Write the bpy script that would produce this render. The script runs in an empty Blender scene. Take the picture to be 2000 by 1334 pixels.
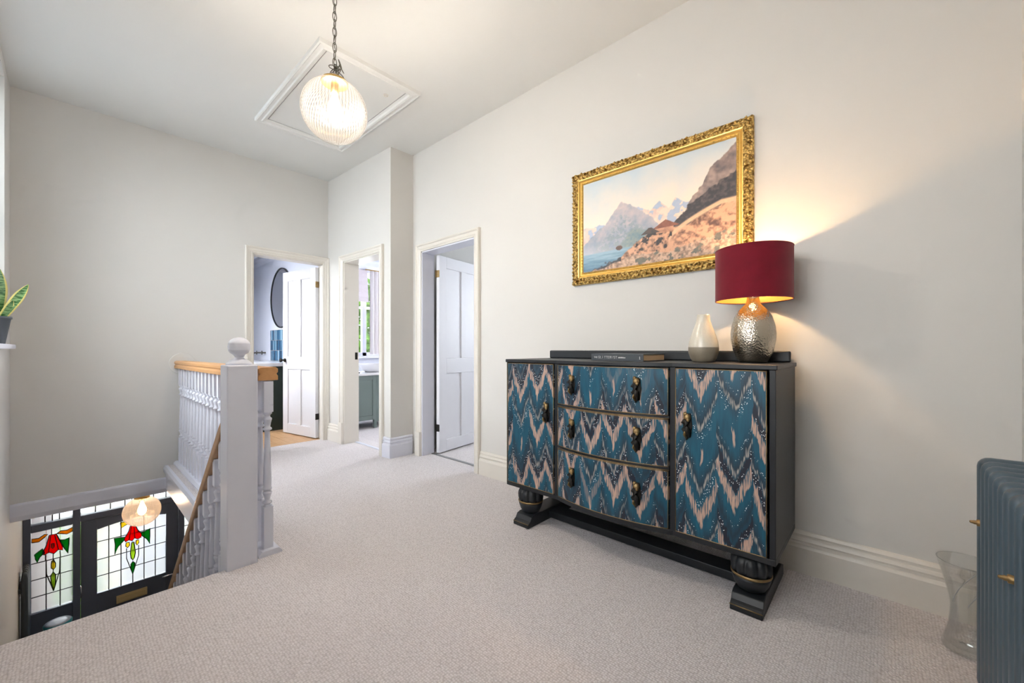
import bpy, bmesh, math, random
import numpy as np
from mathutils import Vector, Matrix
random.seed(7)
SC = bpy.context.scene
COL = SC.collection
PI = math.pi

# ------------------------------------------------------------------ camera
cam_d = bpy.data.cameras.new('camera')
cam = bpy.data.objects.new('camera', cam_d); COL.objects.link(cam)
cam.location = (0, 0, 1.05)
cam.rotation_euler = (PI/2, 0, 0.7421 - PI/2)
cam_d.sensor_width = 36.0
cam_d.lens = 792/2000*36.0
cam_d.shift_y = 14.5/2000
cam_d.clip_start = 0.02
SC.camera = cam

# ------------------------------------------------------------------ world, light, exposure
SC.view_settings.view_transform = 'Standard'
SC.view_settings.look = 'None'
SC.view_settings.gamma = 1.0
SC.view_settings.use_curve_mapping = False
SC.view_settings.exposure = 0.2
SC.cycles.use_denoising = True
SC.cycles.max_bounces = 7
SC.cycles.diffuse_bounces = 4
SC.cycles.glossy_bounces = 3
SC.cycles.use_adaptive_sampling = True
SC.cycles.adaptive_threshold = 0.16
SC.cycles.adaptive_min_samples = 12
SC.cycles.use_light_tree = False
SC.cycles.transparent_max_bounces = 16
SC.cycles.caustics_reflective = False
SC.cycles.caustics_refractive = False
SC.cycles.sample_clamp_indirect = 6.0
wd = bpy.data.worlds.new('sky'); SC.world = wd; wd.use_nodes = True
bg = wd.node_tree.nodes['Background']
bg.inputs[0].default_value = (0.88, 0.95, 1.0, 1); bg.inputs[1].default_value = 1.75

def area(name, loc, rot, sx, sy, power, col):
    d = bpy.data.lights.new(name, 'AREA'); d.shape = 'RECTANGLE'; d.size = sx; d.size_y = sy
    d.energy = power; d.color = col; d.spread = math.radians(120)
    o = bpy.data.objects.new(name, d); COL.objects.link(o); o.location = loc; o.rotation_euler = rot
    return o
DAY = (0.93, 0.97, 1.0)
RX = (0, -math.radians(55), 0)          # shines towards +X
# daylight behind the windows, plus added fill at some unseen openings
area('daylight_stair_window', (-0.95, 3.65, 2.25), RX, 1.9, 1.6, 58, (.90, .95, 1.0))
area('added_fill_landing', (-0.95, 0.85, 2.05), (0, -math.radians(78), 0), 1.9, 1.6, 25, (1.0, .97, .95))  # unseen window beside the camera, added to brighten the near landing
area('added_fill_bathroom', (0.25, 5.9, 1.75), RX, 1.2, 1.2, 34, (0.93, 0.95, 1.0))  # hidden opening in the side wall, added so the bathroom gets light
area('daylight_bedroom_window', (3.35, 7.1, 1.8), (-PI/2, 0, 0), 1.4, 1.6, 60, (0.95, 0.96, 1.0))
area('added_fill_bedroom_side', (6.4, 5.1, 1.8), (0, PI/2, 0), 1.5, 1.6, 75, (0.95, 0.96, 1.0))  # second bedroom opening, unseen, added to brighten the room
area('daylight_far_room_window', (5.7, 2.0, 1.7), (0, PI/2, 0), 1.5, 1.5, 36, (0.84, 0.9, 1.0))
area('daylight_porch', (0.5, 8.6, -1.0), (-PI/2, 0, 0), 2.6, 2.0, 60, DAY)

def point(name, loc, power, col, r=0.04):
    d = bpy.data.lights.new(name, 'POINT'); d.energy = power; d.color = col; d.shadow_soft_size = r
    o = bpy.data.objects.new(name, d); COL.objects.link(o); o.location = loc
    return o

# ------------------------------------------------------------------ materials
def lin(c):
    return tuple(((v/255)/12.92 if v/255 <= .04045 else ((v/255+.055)/1.055)**2.4) for v in c)
def rgba(c): return lin(c) + (1.0,)

class NT:
    def __init__(s, m): s.t = m.node_tree; s.n = s.t.nodes; s.l = s.t.links
    def new(s, typ, **kw):
        n = s.n.new(typ)
        for k, v in kw.items(): setattr(n, k, v)
        return n
    def put(s, sock, v):
        if isinstance(v, (int, float)): sock.default_value = v
        elif isinstance(v, (tuple, list)): sock.default_value = v
        else: s.l.new(v, sock)
    def math(s, op, a, b=None, c=None, clamp=False):
        n = s.new('ShaderNodeMath', operation=op); n.use_clamp = clamp
        s.put(n.inputs[0], a)
        if b is not None: s.put(n.inputs[1], b)
        if c is not None: s.put(n.inputs[2], c)
        return n.outputs[0]
    def mix(s, f, a, b):
        n = s.new('ShaderNodeMix', data_type='RGBA'); s.put(n.inputs[0], f); s.put(n.inputs[6], a); s.put(n.inputs[7], b)
        return n.outputs[2]
    def coord(s, which='Object'): return s.new('ShaderNodeTexCoord').outputs[which]
    def map(s, v, scale=(1, 1, 1)):
        n = s.new('ShaderNodeMapping'); s.put(n.inputs[0], v); n.inputs[3].default_value = scale; return n.outputs[0]
    def noise(s, v, scale, detail=3, rough=.5):
        n = s.new('ShaderNodeTexNoise'); s.put(n.inputs['Vector'], v); n.inputs['Scale'].default_value = scale
        n.inputs['Detail'].default_value = detail; n.inputs['Roughness'].default_value = rough; return n.outputs[0]
    def voro(s, v, scale, rnd=1.0, feature='F1', out=0):
        n = s.new('ShaderNodeTexVoronoi', feature=feature); s.put(n.inputs['Vector'], v); n.inputs['Scale'].default_value = scale
        n.inputs['Randomness'].default_value = rnd; return n.outputs[out]
    def ramp(s, f, stops, interp='LINEAR'):
        n = s.new('ShaderNodeValToRGB'); s.put(n.inputs[0], f); e = n.color_ramp.elements; n.color_ramp.interpolation = interp
        while len(e) < len(stops): e.new(0.5)
        for i, (p, c) in enumerate(stops): e[i].position = p; e[i].color = c if len(c) == 4 else tuple(c)+(1,)
        return n.outputs[0]
    def bump(s, h, strength=.3, dist=.01):
        n = s.new('ShaderNodeBump'); s.put(n.inputs['Height'], h); n.inputs['Strength'].default_value = strength
        n.inputs['Distance'].default_value = dist; return n.outputs[0]

MATS = {}
def mat(name, col=(200, 200, 200), rough=.5, metal=0.0, spec=.5, **kw):
    m = bpy.data.materials.new(name); m.use_nodes = True; MATS[name] = m
    b = m.node_tree.nodes['Principled BSDF']
    b.inputs['Base Color'].default_value = rgba(col); b.inputs['Roughness'].default_value = rough
    b.inputs['Metallic'].default_value = metal; b.inputs['Specular IOR Level'].default_value = spec
    for k, v in kw.items(): b.inputs[k].default_value = v
    return m
def bsdf(m): return m.node_tree.nodes['Principled BSDF']
def varied(name, col, col2, scale=6, rough=.5, bump=0, bscale=60, bdist=.002, stretch=(1, 1, 1), **kw):
    m = mat(name, col, rough, **kw); t = NT(m); v = t.map(t.coord(), stretch)
    n = t.noise(v, scale)
    t.l.new(t.mix(n, rgba(col), rgba(col2)), bsdf(m).inputs['Base Color'])
    if bump:
        t.l.new(t.bump(t.noise(v, bscale, 4), bump, bdist), bsdf(m).inputs['Normal'])
    return m

M_wall = varied('wall_paint', (217, 215, 211), (213, 211, 207), 3, .75)
M_ceil = varied('ceiling_paint', (228, 229, 227), (225, 226, 224), 3, .8)
M_white = varied('white_gloss_paint', (224, 226, 237), (218, 220, 232), 8, .32)
M_cream = varied('cream_trim_paint', (226, 221, 212), (221, 216, 207), 8, .38)
M_door = varied('door_paint', (226, 226, 230), (221, 221, 226), 8, .4)
M_bathwall = varied('bathroom_wall_paint', (226, 230, 240), (222, 226, 238), 3, .6)
M_oak = varied('oak_handrail', (206, 158, 106), (184, 132, 80), 9, .38, .08, 60, .001, stretch=(6, 1, 6))
M_oakend = varied('oak_handrail_end', (200, 164, 130), (178, 140, 106), 9, .25, .05, 60, .001, stretch=(6, 1, 6))
M_black = varied('black_paint', (25, 30, 36), (18, 22, 27), 14, .45, .12, 40, .002)
M_navyblack = varied('front_door_paint', (84, 95, 116), (78, 88, 108), 6, .35)
M_gold = varied('worn_gold', (176, 150, 108), (120, 98, 66), 40, .45, metal=1.0)
M_brass = mat('brass', (196, 162, 100), .3, 1.0)
M_pale = mat('pale_brass', (214, 196, 150), .5, .6)
M_steel = mat('chain_metal', (120, 116, 106), .38, 1.0)
M_iron = mat('dark_iron', (40, 38, 36), .5, .6)
M_chrome = mat('chrome', (200, 204, 210), .1, 1.0)
M_lead = mat('lead_came', (38, 38, 42), .55, .5)
M_green = varied('dark_green_paint', (44, 58, 52), (38, 50, 45), 5, .5)
M_sage = varied('sage_paint', (118, 132, 130), (110, 124, 122), 5, .5)
M_ctop = varied('white_stone_top', (236, 236, 238), (226, 226, 230), 12, .2)
M_rad = varied('radiator_paint', (78, 94, 106), (72, 88, 100), 8, .33, .05, 60, .001)
M_radvert = varied('dark_slate_paint', (60, 70, 78), (52, 62, 70), 8, .3)
M_fabric = varied('blind_fabric', (216, 206, 210), (206, 196, 200), 40, .9, .2, 300, .001)
M_curtain = varied('curtain_fabric', (236, 230, 230), (228, 222, 222), 30, .9)
M_pot = varied('pot_grey', (92, 98, 104), (84, 90, 96), 8, .55)
M_soil = varied('soil', (50, 38, 30), (32, 24, 18), 60, .95, .6, 80, .01)
M_teal = varied('turquoise_enamel', (44, 140, 156), (38, 126, 144), 6, .3)
M_teallid = varied('pale_lid', (164, 178, 200), (152, 168, 192), 6, .3)
M_ground = varied('paving', (170, 165, 155), (140, 136, 128), 8, .9, .3, 40, .005)

def m_carpet():
    m = mat('carpet_weave', (214, 206, 199), .95, spec=.15); t = NT(m); v = t.coord()
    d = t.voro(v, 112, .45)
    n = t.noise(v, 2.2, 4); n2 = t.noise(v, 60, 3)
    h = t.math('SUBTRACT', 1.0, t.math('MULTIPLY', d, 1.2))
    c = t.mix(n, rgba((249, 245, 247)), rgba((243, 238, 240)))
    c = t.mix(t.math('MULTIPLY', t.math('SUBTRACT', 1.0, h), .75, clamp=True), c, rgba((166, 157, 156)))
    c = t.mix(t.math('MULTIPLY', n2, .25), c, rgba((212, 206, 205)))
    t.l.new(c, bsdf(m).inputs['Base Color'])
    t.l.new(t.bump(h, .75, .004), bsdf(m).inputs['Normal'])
    return m
M_carpet = m_carpet()

def m_wood_floor():
    m = mat('oak_boards', (206, 168, 126), .45); t = NT(m); v = t.map(t.coord(), (14, 2, 2))
    t.l.new(t.mix(t.noise(v, 3, 5), rgba((214, 178, 136)), rgba((186, 142, 98))), bsdf(m).inputs['Base Color'])
    return m
M_board = m_wood_floor()

def m_ikat():
    m = mat('ikat_paper', (20, 90, 110), .42); t = NT(m)
    sp = t.new('ShaderNodeSeparateXYZ'); t.l.new(t.coord(), sp.inputs[0]); u, v = sp.outputs[1], sp.outputs[2]
    def comb(a, b, c=0.0):
        n = t.new('ShaderNodeCombineXYZ'); t.put(n.inputs[0], a); t.put(n.inputs[1], b); t.put(n.inputs[2], c); return n.outputs[0]
    W = .128
    uw = t.math('DIVIDE', t.math('ADD', u, t.math('MULTIPLY', t.math('SUBTRACT', t.noise(comb(u, v), 9, 2), .5), .035)), W)
    colid = t.math('FLOOR', uw)
    a = t.math('ABSOLUTE', t.math('MULTIPLY', t.math('SUBTRACT', t.math('FRACT', uw), .5), 2.0))
    wn = t.new('ShaderNodeTexWhiteNoise', noise_dimensions='1D'); t.put(wn.inputs['W'], colid); rnd = wn.outputs['Value']
    strip = t.new('ShaderNodeTexWhiteNoise', noise_dimensions='1D'); t.put(strip.inputs['W'], t.math('FLOOR', t.math('DIVIDE', u, .0046)))
    streak = t.math('ADD', t.math('MULTIPLY', t.math('SUBTRACT', strip.outputs['Value'], .5), .24), t.math('MULTIPLY', t.math('SUBTRACT', t.noise(comb(t.math('MULTIPLY', u, 120), t.math('MULTIPLY', v, 5)), 1, 2), .5), .5))
    fine = t.noise(comb(t.math('MULTIPLY', u, 330), t.math('MULTIPLY', v, 12)), 1, 2)
    q = t.math('SUBTRACT', v, t.math('MULTIPLY', t.math('POWER', a, 1.1), .150))
    q = t.math('ADD', q, t.math('MULTIPLY', rnd, .9))
    q = t.math('ADD', q, t.math('MULTIPLY', streak, .105))
    P = .27
    qq = t.math('DIVIDE', q, P)
    fr = t.math('FRACT', qq)
    bid = t.math('ADD', t.math('FLOOR', qq), t.math('MULTIPLY', colid, 7.3))
    wn2 = t.new('ShaderNodeTexWhiteNoise', noise_dimensions='1D'); t.put(wn2.inputs['W'], bid); br = wn2.outputs['Value']
    big = t.noise(comb(u, v), 5, 3)
    teal = t.mix(t.noise(comb(t.math('MULTIPLY', u, 60), t.math('MULTIPLY', v, 6)), 1, 3), rgba((7, 52, 76)), rgba((16, 98, 122)))
    dark = rgba((24, 30, 46))
    beige = t.mix(fine, rgba((226, 196, 176)), rgba((150, 112, 98)))
    pale = t.mix(fine, rgba((206, 196, 186)), rgba((120, 116, 112)))
    def band(lo, hi, soft=.03):
        up = t.math('MULTIPLY', t.math('SUBTRACT', fr, lo), 1/soft, clamp=True)
        dn = t.math('MULTIPLY', t.math('SUBTRACT', hi, fr), 1/soft, clamp=True)
        return t.math('MULTIPLY', up, dn)
    c = t.mix(t.math('MULTIPLY', band(.42, .95, .25), .75), teal, dark)                      # navy shading
    fringe = t.math('MULTIPLY', band(.08, .34, .03), t.math('MULTIPLY', t.math('SUBTRACT', fine, .40), 9, clamp=True))
    c = t.mix(t.math('MULTIPLY', fringe, t.math('MULTIPLY', t.math('SUBTRACT', br, .18), 8, clamp=True)), c, beige)
    c = t.mix(t.math('MULTIPLY', band(.33, .56, .04), t.math('MULTIPLY', t.math('SUBTRACT', br, .3), 5, clamp=True)), c, dark)
    p2 = t.math('MULTIPLY', band(.56, .68, .04), t.math('MULTIPLY', t.math('SUBTRACT', fine, .42), 8, clamp=True))
    c = t.mix(t.math('MULTIPLY', p2, t.math('MULTIPLY', t.math('SUBTRACT', .8, br), 6, clamp=True)), c, pale)
    # tail under each V
    tail = t.math('MULTIPLY', t.math('LESS_THAN', a, .07), band(.0, .3, .05))
    c = t.mix(t.math('MULTIPLY', tail, .8), c, beige)
    dots = t.math('LESS_THAN', t.voro(comb(u, v), 150, .8), .30)
    dm = t.math('MULTIPLY', dots, t.math('MAXIMUM', band(.36, .54, .02), t.math('MULTIPLY', band(.80, .86, .02), .9)))
    c = t.mix(t.math('MULTIPLY', dm, t.math('GREATER_THAN', t.noise(comb(u, v), 14, 2), .46)), c, rgba((222, 226, 230)))
    t.l.new(c, bsdf(m).inputs['Base Color'])
    return m
M_ikat = m_ikat()

def m_mercury():
    m = mat('hammered_silver', (206, 196, 178), .16, 1.0); t = NT(m); v = t.coord()
    d = t.voro(v, 150, 1.0); n = t.noise(v, 9, 3)
    t.l.new(t.bump(d, .4, .004), bsdf(m).inputs['Normal'])
    t.l.new(t.mix(n, rgba((218, 210, 196)), rgba((176, 164, 144))), bsdf(m).inputs['Base Color'])
    return m
M_mercury = m_mercury()

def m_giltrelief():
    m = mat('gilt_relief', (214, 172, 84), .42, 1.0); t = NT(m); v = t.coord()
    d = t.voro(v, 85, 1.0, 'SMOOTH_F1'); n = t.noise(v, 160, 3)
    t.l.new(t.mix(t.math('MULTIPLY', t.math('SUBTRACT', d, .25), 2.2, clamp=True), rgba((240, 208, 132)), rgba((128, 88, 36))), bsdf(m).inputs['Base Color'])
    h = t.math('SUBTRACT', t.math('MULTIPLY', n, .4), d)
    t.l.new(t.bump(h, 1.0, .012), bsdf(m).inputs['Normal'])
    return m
M_gilt = m_giltrelief()
M_giltplain = varied('gilt_plain', (240, 206, 128), (226, 184, 100), 30, .36, .05, 50, .001, metal=1.0)

def m_velvet():
    m = mat('burgundy_velvet', (128, 22, 40), .8, spec=.2); t = NT(m); b = bsdf(m)
    t.l.new(t.mix(t.noise(t.coord(), 18, 4), rgba((124, 18, 38)), rgba((100, 14, 30))), b.inputs['Base Color'])
    b.inputs['Sheen Weight'].default_value = .35; b.inputs['Sheen Tint'].default_value = (1, .6, .6, 1)
    return m
M_velvet = m_velvet()
M_shadein = mat('gold_shade_lining', (222, 170, 96), .42, .55)

def m_vase():
    m = mat('two_tone_glaze', (220, 212, 196), .22); t = NT(m); b = bsdf(m)
    sp = t.new('ShaderNodeSeparateXYZ'); t.l.new(t.coord(), sp.inputs[0])
    f = t.math('GREATER_THAN', sp.outputs[2], .07)
    n = t.noise(t.coord(), 260, 2)
    low = t.mix(n, rgba((142, 132, 116)), rgba((124, 114, 98))); hi = t.mix(n, rgba((224, 216, 200)), rgba((206, 198, 182)))
    t.l.new(t.mix(f, low, hi), b.inputs['Base Color'])
    t.l.new(t.math('SUBTRACT', .5, t.math('MULTIPLY', f, .32)), b.inputs['Roughness'])
    return m
M_vase = m_vase()

def glassy(name, tint, transp=.55, transl=.35, rough=.08, gloss=.12):
    """thin glass: see-through, scattering and a little shine, no caustics"""
    m = bpy.data.materials.new(name); m.use_nodes = True; t = NT(m)
    t.n.remove(t.n['Principled BSDF']); out = t.n['Material Output']
    a = t.new('ShaderNodeBsdfTransparent'); a.inputs[0].default_value = tint + (1,)
    b = t.new('ShaderNodeBsdfTranslucent'); b.inputs[0].default_value = tint + (1,)
    g = t.new('ShaderNodeBsdfGlossy'); g.inputs[0].default_value = (1, 1, 1, 1); g.inputs[1].default_value = rough
    m1 = t.new('ShaderNodeMixShader'); m1.inputs[0].default_value = transl/(transl+transp)
    t.l.new(a.outputs[0], m1.inputs[1]); t.l.new(b.outputs[0], m1.inputs[2])
    m2 = t.new('ShaderNodeMixShader')
    lw = t.new('ShaderNodeLayerWeight'); lw.inputs[0].default_value = .35
    t.put(m2.inputs[0], t.math('MULTIPLY', lw.outputs['Fresnel'], gloss*4, clamp=True))
    t.l.new(m1.outputs[0], m2.inputs[1]); t.l.new(g.outputs[0], m2.inputs[2])
    t.l.new(m2.outputs[0], out.inputs[0])
    return m
M_clear = glassy('clear_glass', (.97, .98, .98), 1.0, .0, .02, .12)
M_vaseglass = glassy('vase_glass', (.975, .985, .985), .97, .03, .03, .12)
M_frost = glassy('obscure_glass', (.98, .98, .97), .72, .28, .15, .05)
M_red = glassy('ruby_glass', (.75, .015, .01), .5, .5, .1, .03)
M_grn = glassy('green_glass', (.03, .32, .06), .5, .5, .1, .03)
M_amber = glassy('amber_glass', (.72, .33, .03), .5, .5, .1, .03)
M_yel = glassy('yellow_glass', (.85, .68, .08), .5, .5, .1, .03)
M_lime = glassy('lime_glass', (.5, .66, .1), .5, .5, .1, .03)
M_mirror = mat('mirror_silver', (235, 235, 235), .02, 1.0)

def emit(name, col, s):
    m = bpy.data.materials.new(name); m.use_nodes = True; t = NT(m); t.n.remove(t.n['Principled BSDF'])
    e = t.new('ShaderNodeEmission'); e.inputs[0].default_value = col + (1,); e.inputs[1].default_value = s
    t.l.new(e.outputs[0], t.n['Material Output'].inputs[0]); return m
M_bulb = emit('lit_bulb', (1, .86, .66), 14)
M_bulbsoft = emit('lit_bulb_soft', (1, .78, .5), 8)

def m_globe(name, tint, scat, spread):
    """ribbed prismatic glass: each rib alternates a clear flank and a milky crest"""
    m = bpy.data.materials.new(name); m.use_nodes = True; t = NT(m)
    t.n.remove(t.n['Principled BSDF']); out = t.n['Material Output']
    sp = t.new('ShaderNodeSeparateXYZ'); t.l.new(t.coord(), sp.inputs[0])
    rib = t.math('ABSOLUTE', t.math('SINE', t.math('MULTIPLY', t.math('ARCTAN2', sp.outputs[1], sp.outputs[0]), 32.0)))
    a = t.new('ShaderNodeBsdfTransparent'); t.l.new(t.mix(rib, tuple(.62*c for c in tint)+(1,), tuple(.9*c for c in tint)+(1,)), a.inputs[0])
    b = t.new('ShaderNodeBsdfTranslucent'); b.inputs[0].default_value = tint+(1,)
    d = t.new('ShaderNodeBsdfDiffuse'); d.inputs[0].default_value = tint+(1,)
    g = t.new('ShaderNodeBsdfGlossy'); g.inputs[1].default_value = .12
    m1 = t.new('ShaderNodeMixShader'); m1.inputs[0].default_value = .5; t.l.new(b.outputs[0], m1.inputs[1]); t.l.new(d.outputs[0], m1.inputs[2])
    m2 = t.new('ShaderNodeMixShader'); t.put(m2.inputs[0], t.math('ADD', scat, t.math('MULTIPLY', rib, spread))); t.l.new(a.outputs[0], m2.inputs[1]); t.l.new(m1.outputs[0], m2.inputs[2])
    m3 = t.new('ShaderNodeMixShader'); lw = t.new('ShaderNodeLayerWeight'); lw.inputs[0].default_value = .3
    t.put(m3.inputs[0], t.math('MULTIPLY', lw.outputs['Fresnel'], .4)); t.l.new(m2.outputs[0], m3.inputs[1]); t.l.new(g.outputs[0], m3.inputs[2])
    t.l.new(m3.outputs[0], out.inputs[0]); return m
M_globe = m_globe('ribbed_globe_glass', (1, .97, .93), .012, .012)
M_globe2 = m_globe('peach_globe_glass', (1, .86, .74), .06, .06)

def m_leaf():
    m = mat('snake_leaf', (60, 120, 50), .35); t = NT(m); b = bsdf(m)
    at = t.new('ShaderNodeAttribute', attribute_name='edge'); f = at.outputs['Fac']
    n = t.noise(t.map(t.coord(), (1, 1, 5)), 26, 3)
    mid = t.mix(t.math('MULTIPLY', t.math('SUBTRACT', n, .42), 6, clamp=True), rgba((40, 96, 44)), rgba((132, 172, 112)))
    t.l.new(t.mix(t.math('GREATER_THAN', f, .72), mid, rgba((226, 214, 128))), b.inputs['Base Color'])
    return m
M_leaf = m_leaf()
M_foliage = varied('tree_leaf', (84, 150, 44), (150, 196, 70), 3, .6)
M_bluefl = varied('blue_flower', (70, 90, 170), (110, 130, 200), 20, .7)
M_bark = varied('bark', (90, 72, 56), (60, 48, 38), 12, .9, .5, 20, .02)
M_brick = varied('red_brick', (140, 66, 52), (110, 46, 40), 20, .9, .3, 60, .004)
M_mortar = varied('mortar', (170, 160, 148), (150, 140, 130), 30, .95)
M_page = varied('book_pages', (214, 190, 156), (196, 170, 136), 40, .9, stretch=(1, 1, 60))
M_bookcover = varied('book_cover', (70, 76, 82), (62, 68, 74), 12, .4)
M_print = mat('white_print', (225, 225, 225), .5)

def m_tile():
    m = mat('blue_finger_tile', (60, 110, 140), .12); t = NT(m); v = t.coord()
    oi = t.new('ShaderNodeObjectInfo'); t.l.new(t.ramp(oi.outputs['Random'], [(0, rgba((26, 58, 92))), (.55, rgba((52, 104, 140))), (.8, rgba((96, 150, 178))), (1, rgba((190, 214, 226)))]), bsdf(m).inputs['Base Color'])
    return m
M_tile = m_tile()

# ------------------------------------------------------------------ mesh helpers
class MB:
    def __init__(s): s.v = []; s.f = []; s.sm = []
    def add(s, vs, fs, smooth=False):
        b = len(s.v); s.v.extend(tuple(p) for p in vs); s.f.extend(tuple(i+b for i in f) for f in fs); s.sm.extend([smooth]*len(fs)); return s
    def box(s, x0, x1, y0, y1, z0, z1):
        return s.add([(x0,y0,z0),(x1,y0,z0),(x1,y1,z0),(x0,y1,z0),(x0,y0,z1),(x1,y0,z1),(x1,y1,z1),(x0,y1,z1)],
                     [(3,2,1,0),(4,5,6,7),(0,1,5,4),(1,2,6,5),(2,3,7,6),(3,0,4,7)])
    def prism(s, poly, z0, z1, f=None):
        """poly (a,b) extruded along the third axis; f maps (a,b,c) to world"""
        f = f or (lambda a, b, c: (a, b, c)); n = len(poly)
        vs = [f(a, b, z0) for a, b in poly] + [f(a, b, z1) for a, b in poly]
        return s.add(vs, [tuple(range(n))[::-1], tuple(range(n, 2*n))] + [(i, (i+1) % n, n+(i+1) % n, n+i) for i in range(n)])
    def lathe(s, prof, n=24, c=(0, 0, 0), rib=None, cap=True, smooth=True):
        k = len(prof); vs = []
        for r, z in prof:
            for i in range(n):
                a = 2*PI*i/n; rr = r*(1+(rib(a, r, z) if rib else 0)); vs.append((c[0]+rr*math.cos(a), c[1]+rr*math.sin(a), c[2]+z))
        fs = [(j*n+i, j*n+(i+1) % n, (j+1)*n+(i+1) % n, (j+1)*n+i) for j in range(k-1) for i in range(n)]
        s.add(vs, fs, smooth)
        if cap:
            b = len(s.v)-k*n
            s.f.append(tuple(b+i for i in range(n))[::-1]); s.sm.append(False)
            s.f.append(tuple(b+(k-1)*n+i for i in range(n))); s.sm.append(False)
        return s
    def tube(s, pts, r, n=8, closed=False, smooth=True):
        pts = [Vector(p) for p in pts]; k = len(pts); vs = []; up = Vector((0.13, 0.21, 1)).normalized()
        rs = r if isinstance(r, (list, tuple)) else [r]*k
        for i, p in enumerate(pts):
            if closed: d = pts[(i+1) % k]-pts[i-1]
            else: d = pts[min(i+1, k-1)]-pts[max(i-1, 0)]
            d.normalize(); a = d.cross(up)
            if a.length < 1e-3: a = d.cross(Vector((1, 0, 0)))
            a.normalize(); b = d.cross(a)
            for j in range(n):
                t = 2*PI*j/n; vs.append(p+(a*math.cos(t)+b*math.sin(t))*rs[i])
        m = k if closed else k-1
        fs = [(i*n+j, i*n+(j+1) % n, ((i+1) % k)*n+(j+1) % n, ((i+1) % k)*n+j) for i in range(m) for j in range(n)]
        s.add(vs, fs, smooth)
        if not closed:
            b = len(s.v)-k*n; s.f.append(tuple(b+j for j in range(n))[::-1]); s.f.append(tuple(b+(k-1)*n+j for j in range(n))); s.sm += [False]*2
        return s
    def bar(s, p0, p1, sec, up=(0, 0, 1), plumb=False):
        """section (side, up) extruded p0->p1; plumb keeps the ends vertical"""
        p0, p1 = Vector(p0), Vector(p1); d = (p1-p0).normalized(); up = Vector(up); a = d.cross(up).normalized()
        b = up if plumb else a.cross(d); n = len(sec)
        vs = [p+a*u+b*w for p in (p0, p1) for u, w in sec]
        return s.add(vs, [tuple(range(n)), tuple(range(n, 2*n))[::-1]] + [(i, n+i, n+(i+1) % n, (i+1) % n) for i in range(n)])
    def skirt(s, prof, p0, p1, nrm, e0=0.0, e1=0.0):
        """profile (out, z) swept p0->p1, ends mitred by e*out"""
        p0, p1, nrm = Vector(p0), Vector(p1), Vector(nrm); d = (p1-p0).normalized(); n = len(prof)
        vs = [p0+nrm*o+Vector((0, 0, z))-d*(o*e0) for o, z in prof] + [p1+nrm*o+Vector((0, 0, z))+d*(o*e1) for o, z in prof]
        return s.add(vs, [tuple(range(n)), tuple(range(n, 2*n))[::-1]] + [(i, n+i, n+(i+1) % n, (i+1) % n) for i in range(n)])
    def blob(s, c, rx, ry, rz, n=10, k=7, rot=None):
        vs = []; c = Vector(c)
        for j in range(1, k):
            p = PI*j/k
            for i in range(n):
                a = 2*PI*i/n; q = Vector((rx*math.sin(p)*math.cos(a), ry*math.sin(p)*math.sin(a), rz*math.cos(p)))
                vs.append(c+(rot @ q if rot else q))
        t = Vector((0, 0, rz)); vs.append(c+(rot @ t if rot else t)); vs.append(c-(rot @ t if rot else t))
        fs = [(j*n+i, (j+1)*n+i, (j+1)*n+(i+1) % n, j*n+(i+1) % n) for j in range(k-2) for i in range(n)]
        fs += [(len(vs)-2, i, (i+1) % n) for i in range(n)] + [(len(vs)-1, (k-2)*n+(i+1) % n, (k-2)*n+i) for i in range(n)]
        return s.add(vs, fs, True)
    def mesh(s, name):
        me = bpy.data.meshes.new(name); me.from_pydata(s.v, [], s.f); me.polygons.foreach_set('use_smooth', s.sm)
        bm = bmesh.new(); bm.from_mesh(me); bmesh.ops.recalc_face_normals(bm, faces=bm.faces); bm.to_mesh(me); bm.free()
        return me

WLD = {}
def link(o, parent, at):
    COL.objects.link(o)
    at = Vector(at); WLD[o.name] = at
    if parent is not None:
        o.parent = parent; o.location = at - WLD[parent.name]
    else: o.location = at
def setp(o, label=None, category=None, group=None, kind=None):
    if label: o['label'] = label
    if category: o['category'] = category
    if group: o['group'] = group
    if kind: o['kind'] = kind
    return o
def obj(name, mb, m, parent=None, at=(0, 0, 0), bevel=0, seg=2, **p):
    me = mb if isinstance(mb, bpy.types.Mesh) else mb.mesh(name)
    if not me.materials: me.materials.append(m)
    o = bpy.data.objects.new(name, me); link(o, parent, at)
    if bevel:
        b = o.modifiers.new('edge', 'BEVEL'); b.width = bevel; b.segments = seg; b.limit_method = 'ANGLE'; b.angle_limit = .6
    return setp(o, **p)
def empty(name, at, rz=0, **p):
    o = bpy.data.objects.new(name, None); link(o, p.pop('parent', None), at); o.rotation_euler = (0, 0, rz); return setp(o, **p)
def inrot(name, mb, m, parent, bevel=0, seg=2, off=(0, 0, 0), **p):
    """child in its parent's own (turned) frame"""
    me = mb if isinstance(mb, bpy.types.Mesh) else mb.mesh(name)
    if not me.materials: me.materials.append(m)
    o = bpy.data.objects.new(name, me); COL.objects.link(o); o.parent = parent; o.location = off; WLD[o.name] = Vector((0, 0, 0))
    if bevel:
        b = o.modifiers.new('edge', 'BEVEL'); b.width = bevel; b.segments = seg; b.limit_method = 'ANGLE'; b.angle_limit = .6
    return setp(o, **p)
def S(name, mb, m, bevel=0, **p): return obj(name, mb, m, None, (0, 0, 0), bevel, kind='structure', **p)

# ------------------------------------------------------------------ the place: measures
XL, XR, YB, YF, H = -0.30, 2.34, 4.77, -0.37, 2.997
YP, XP0, XP1 = 3.50, 2.088, 2.035          # pier face; wall beside door 2 runs a little askew
def xp(y): return XP0 + (y-YP)*(XP1-XP0)/(YB-YP)
ZG = -2.70                                   # hall floor downstairs
YE = 2.30                                    # edge of the landing over the stairs
XS = 0.60                                    # edge of the landing beside the stairwell

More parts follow.
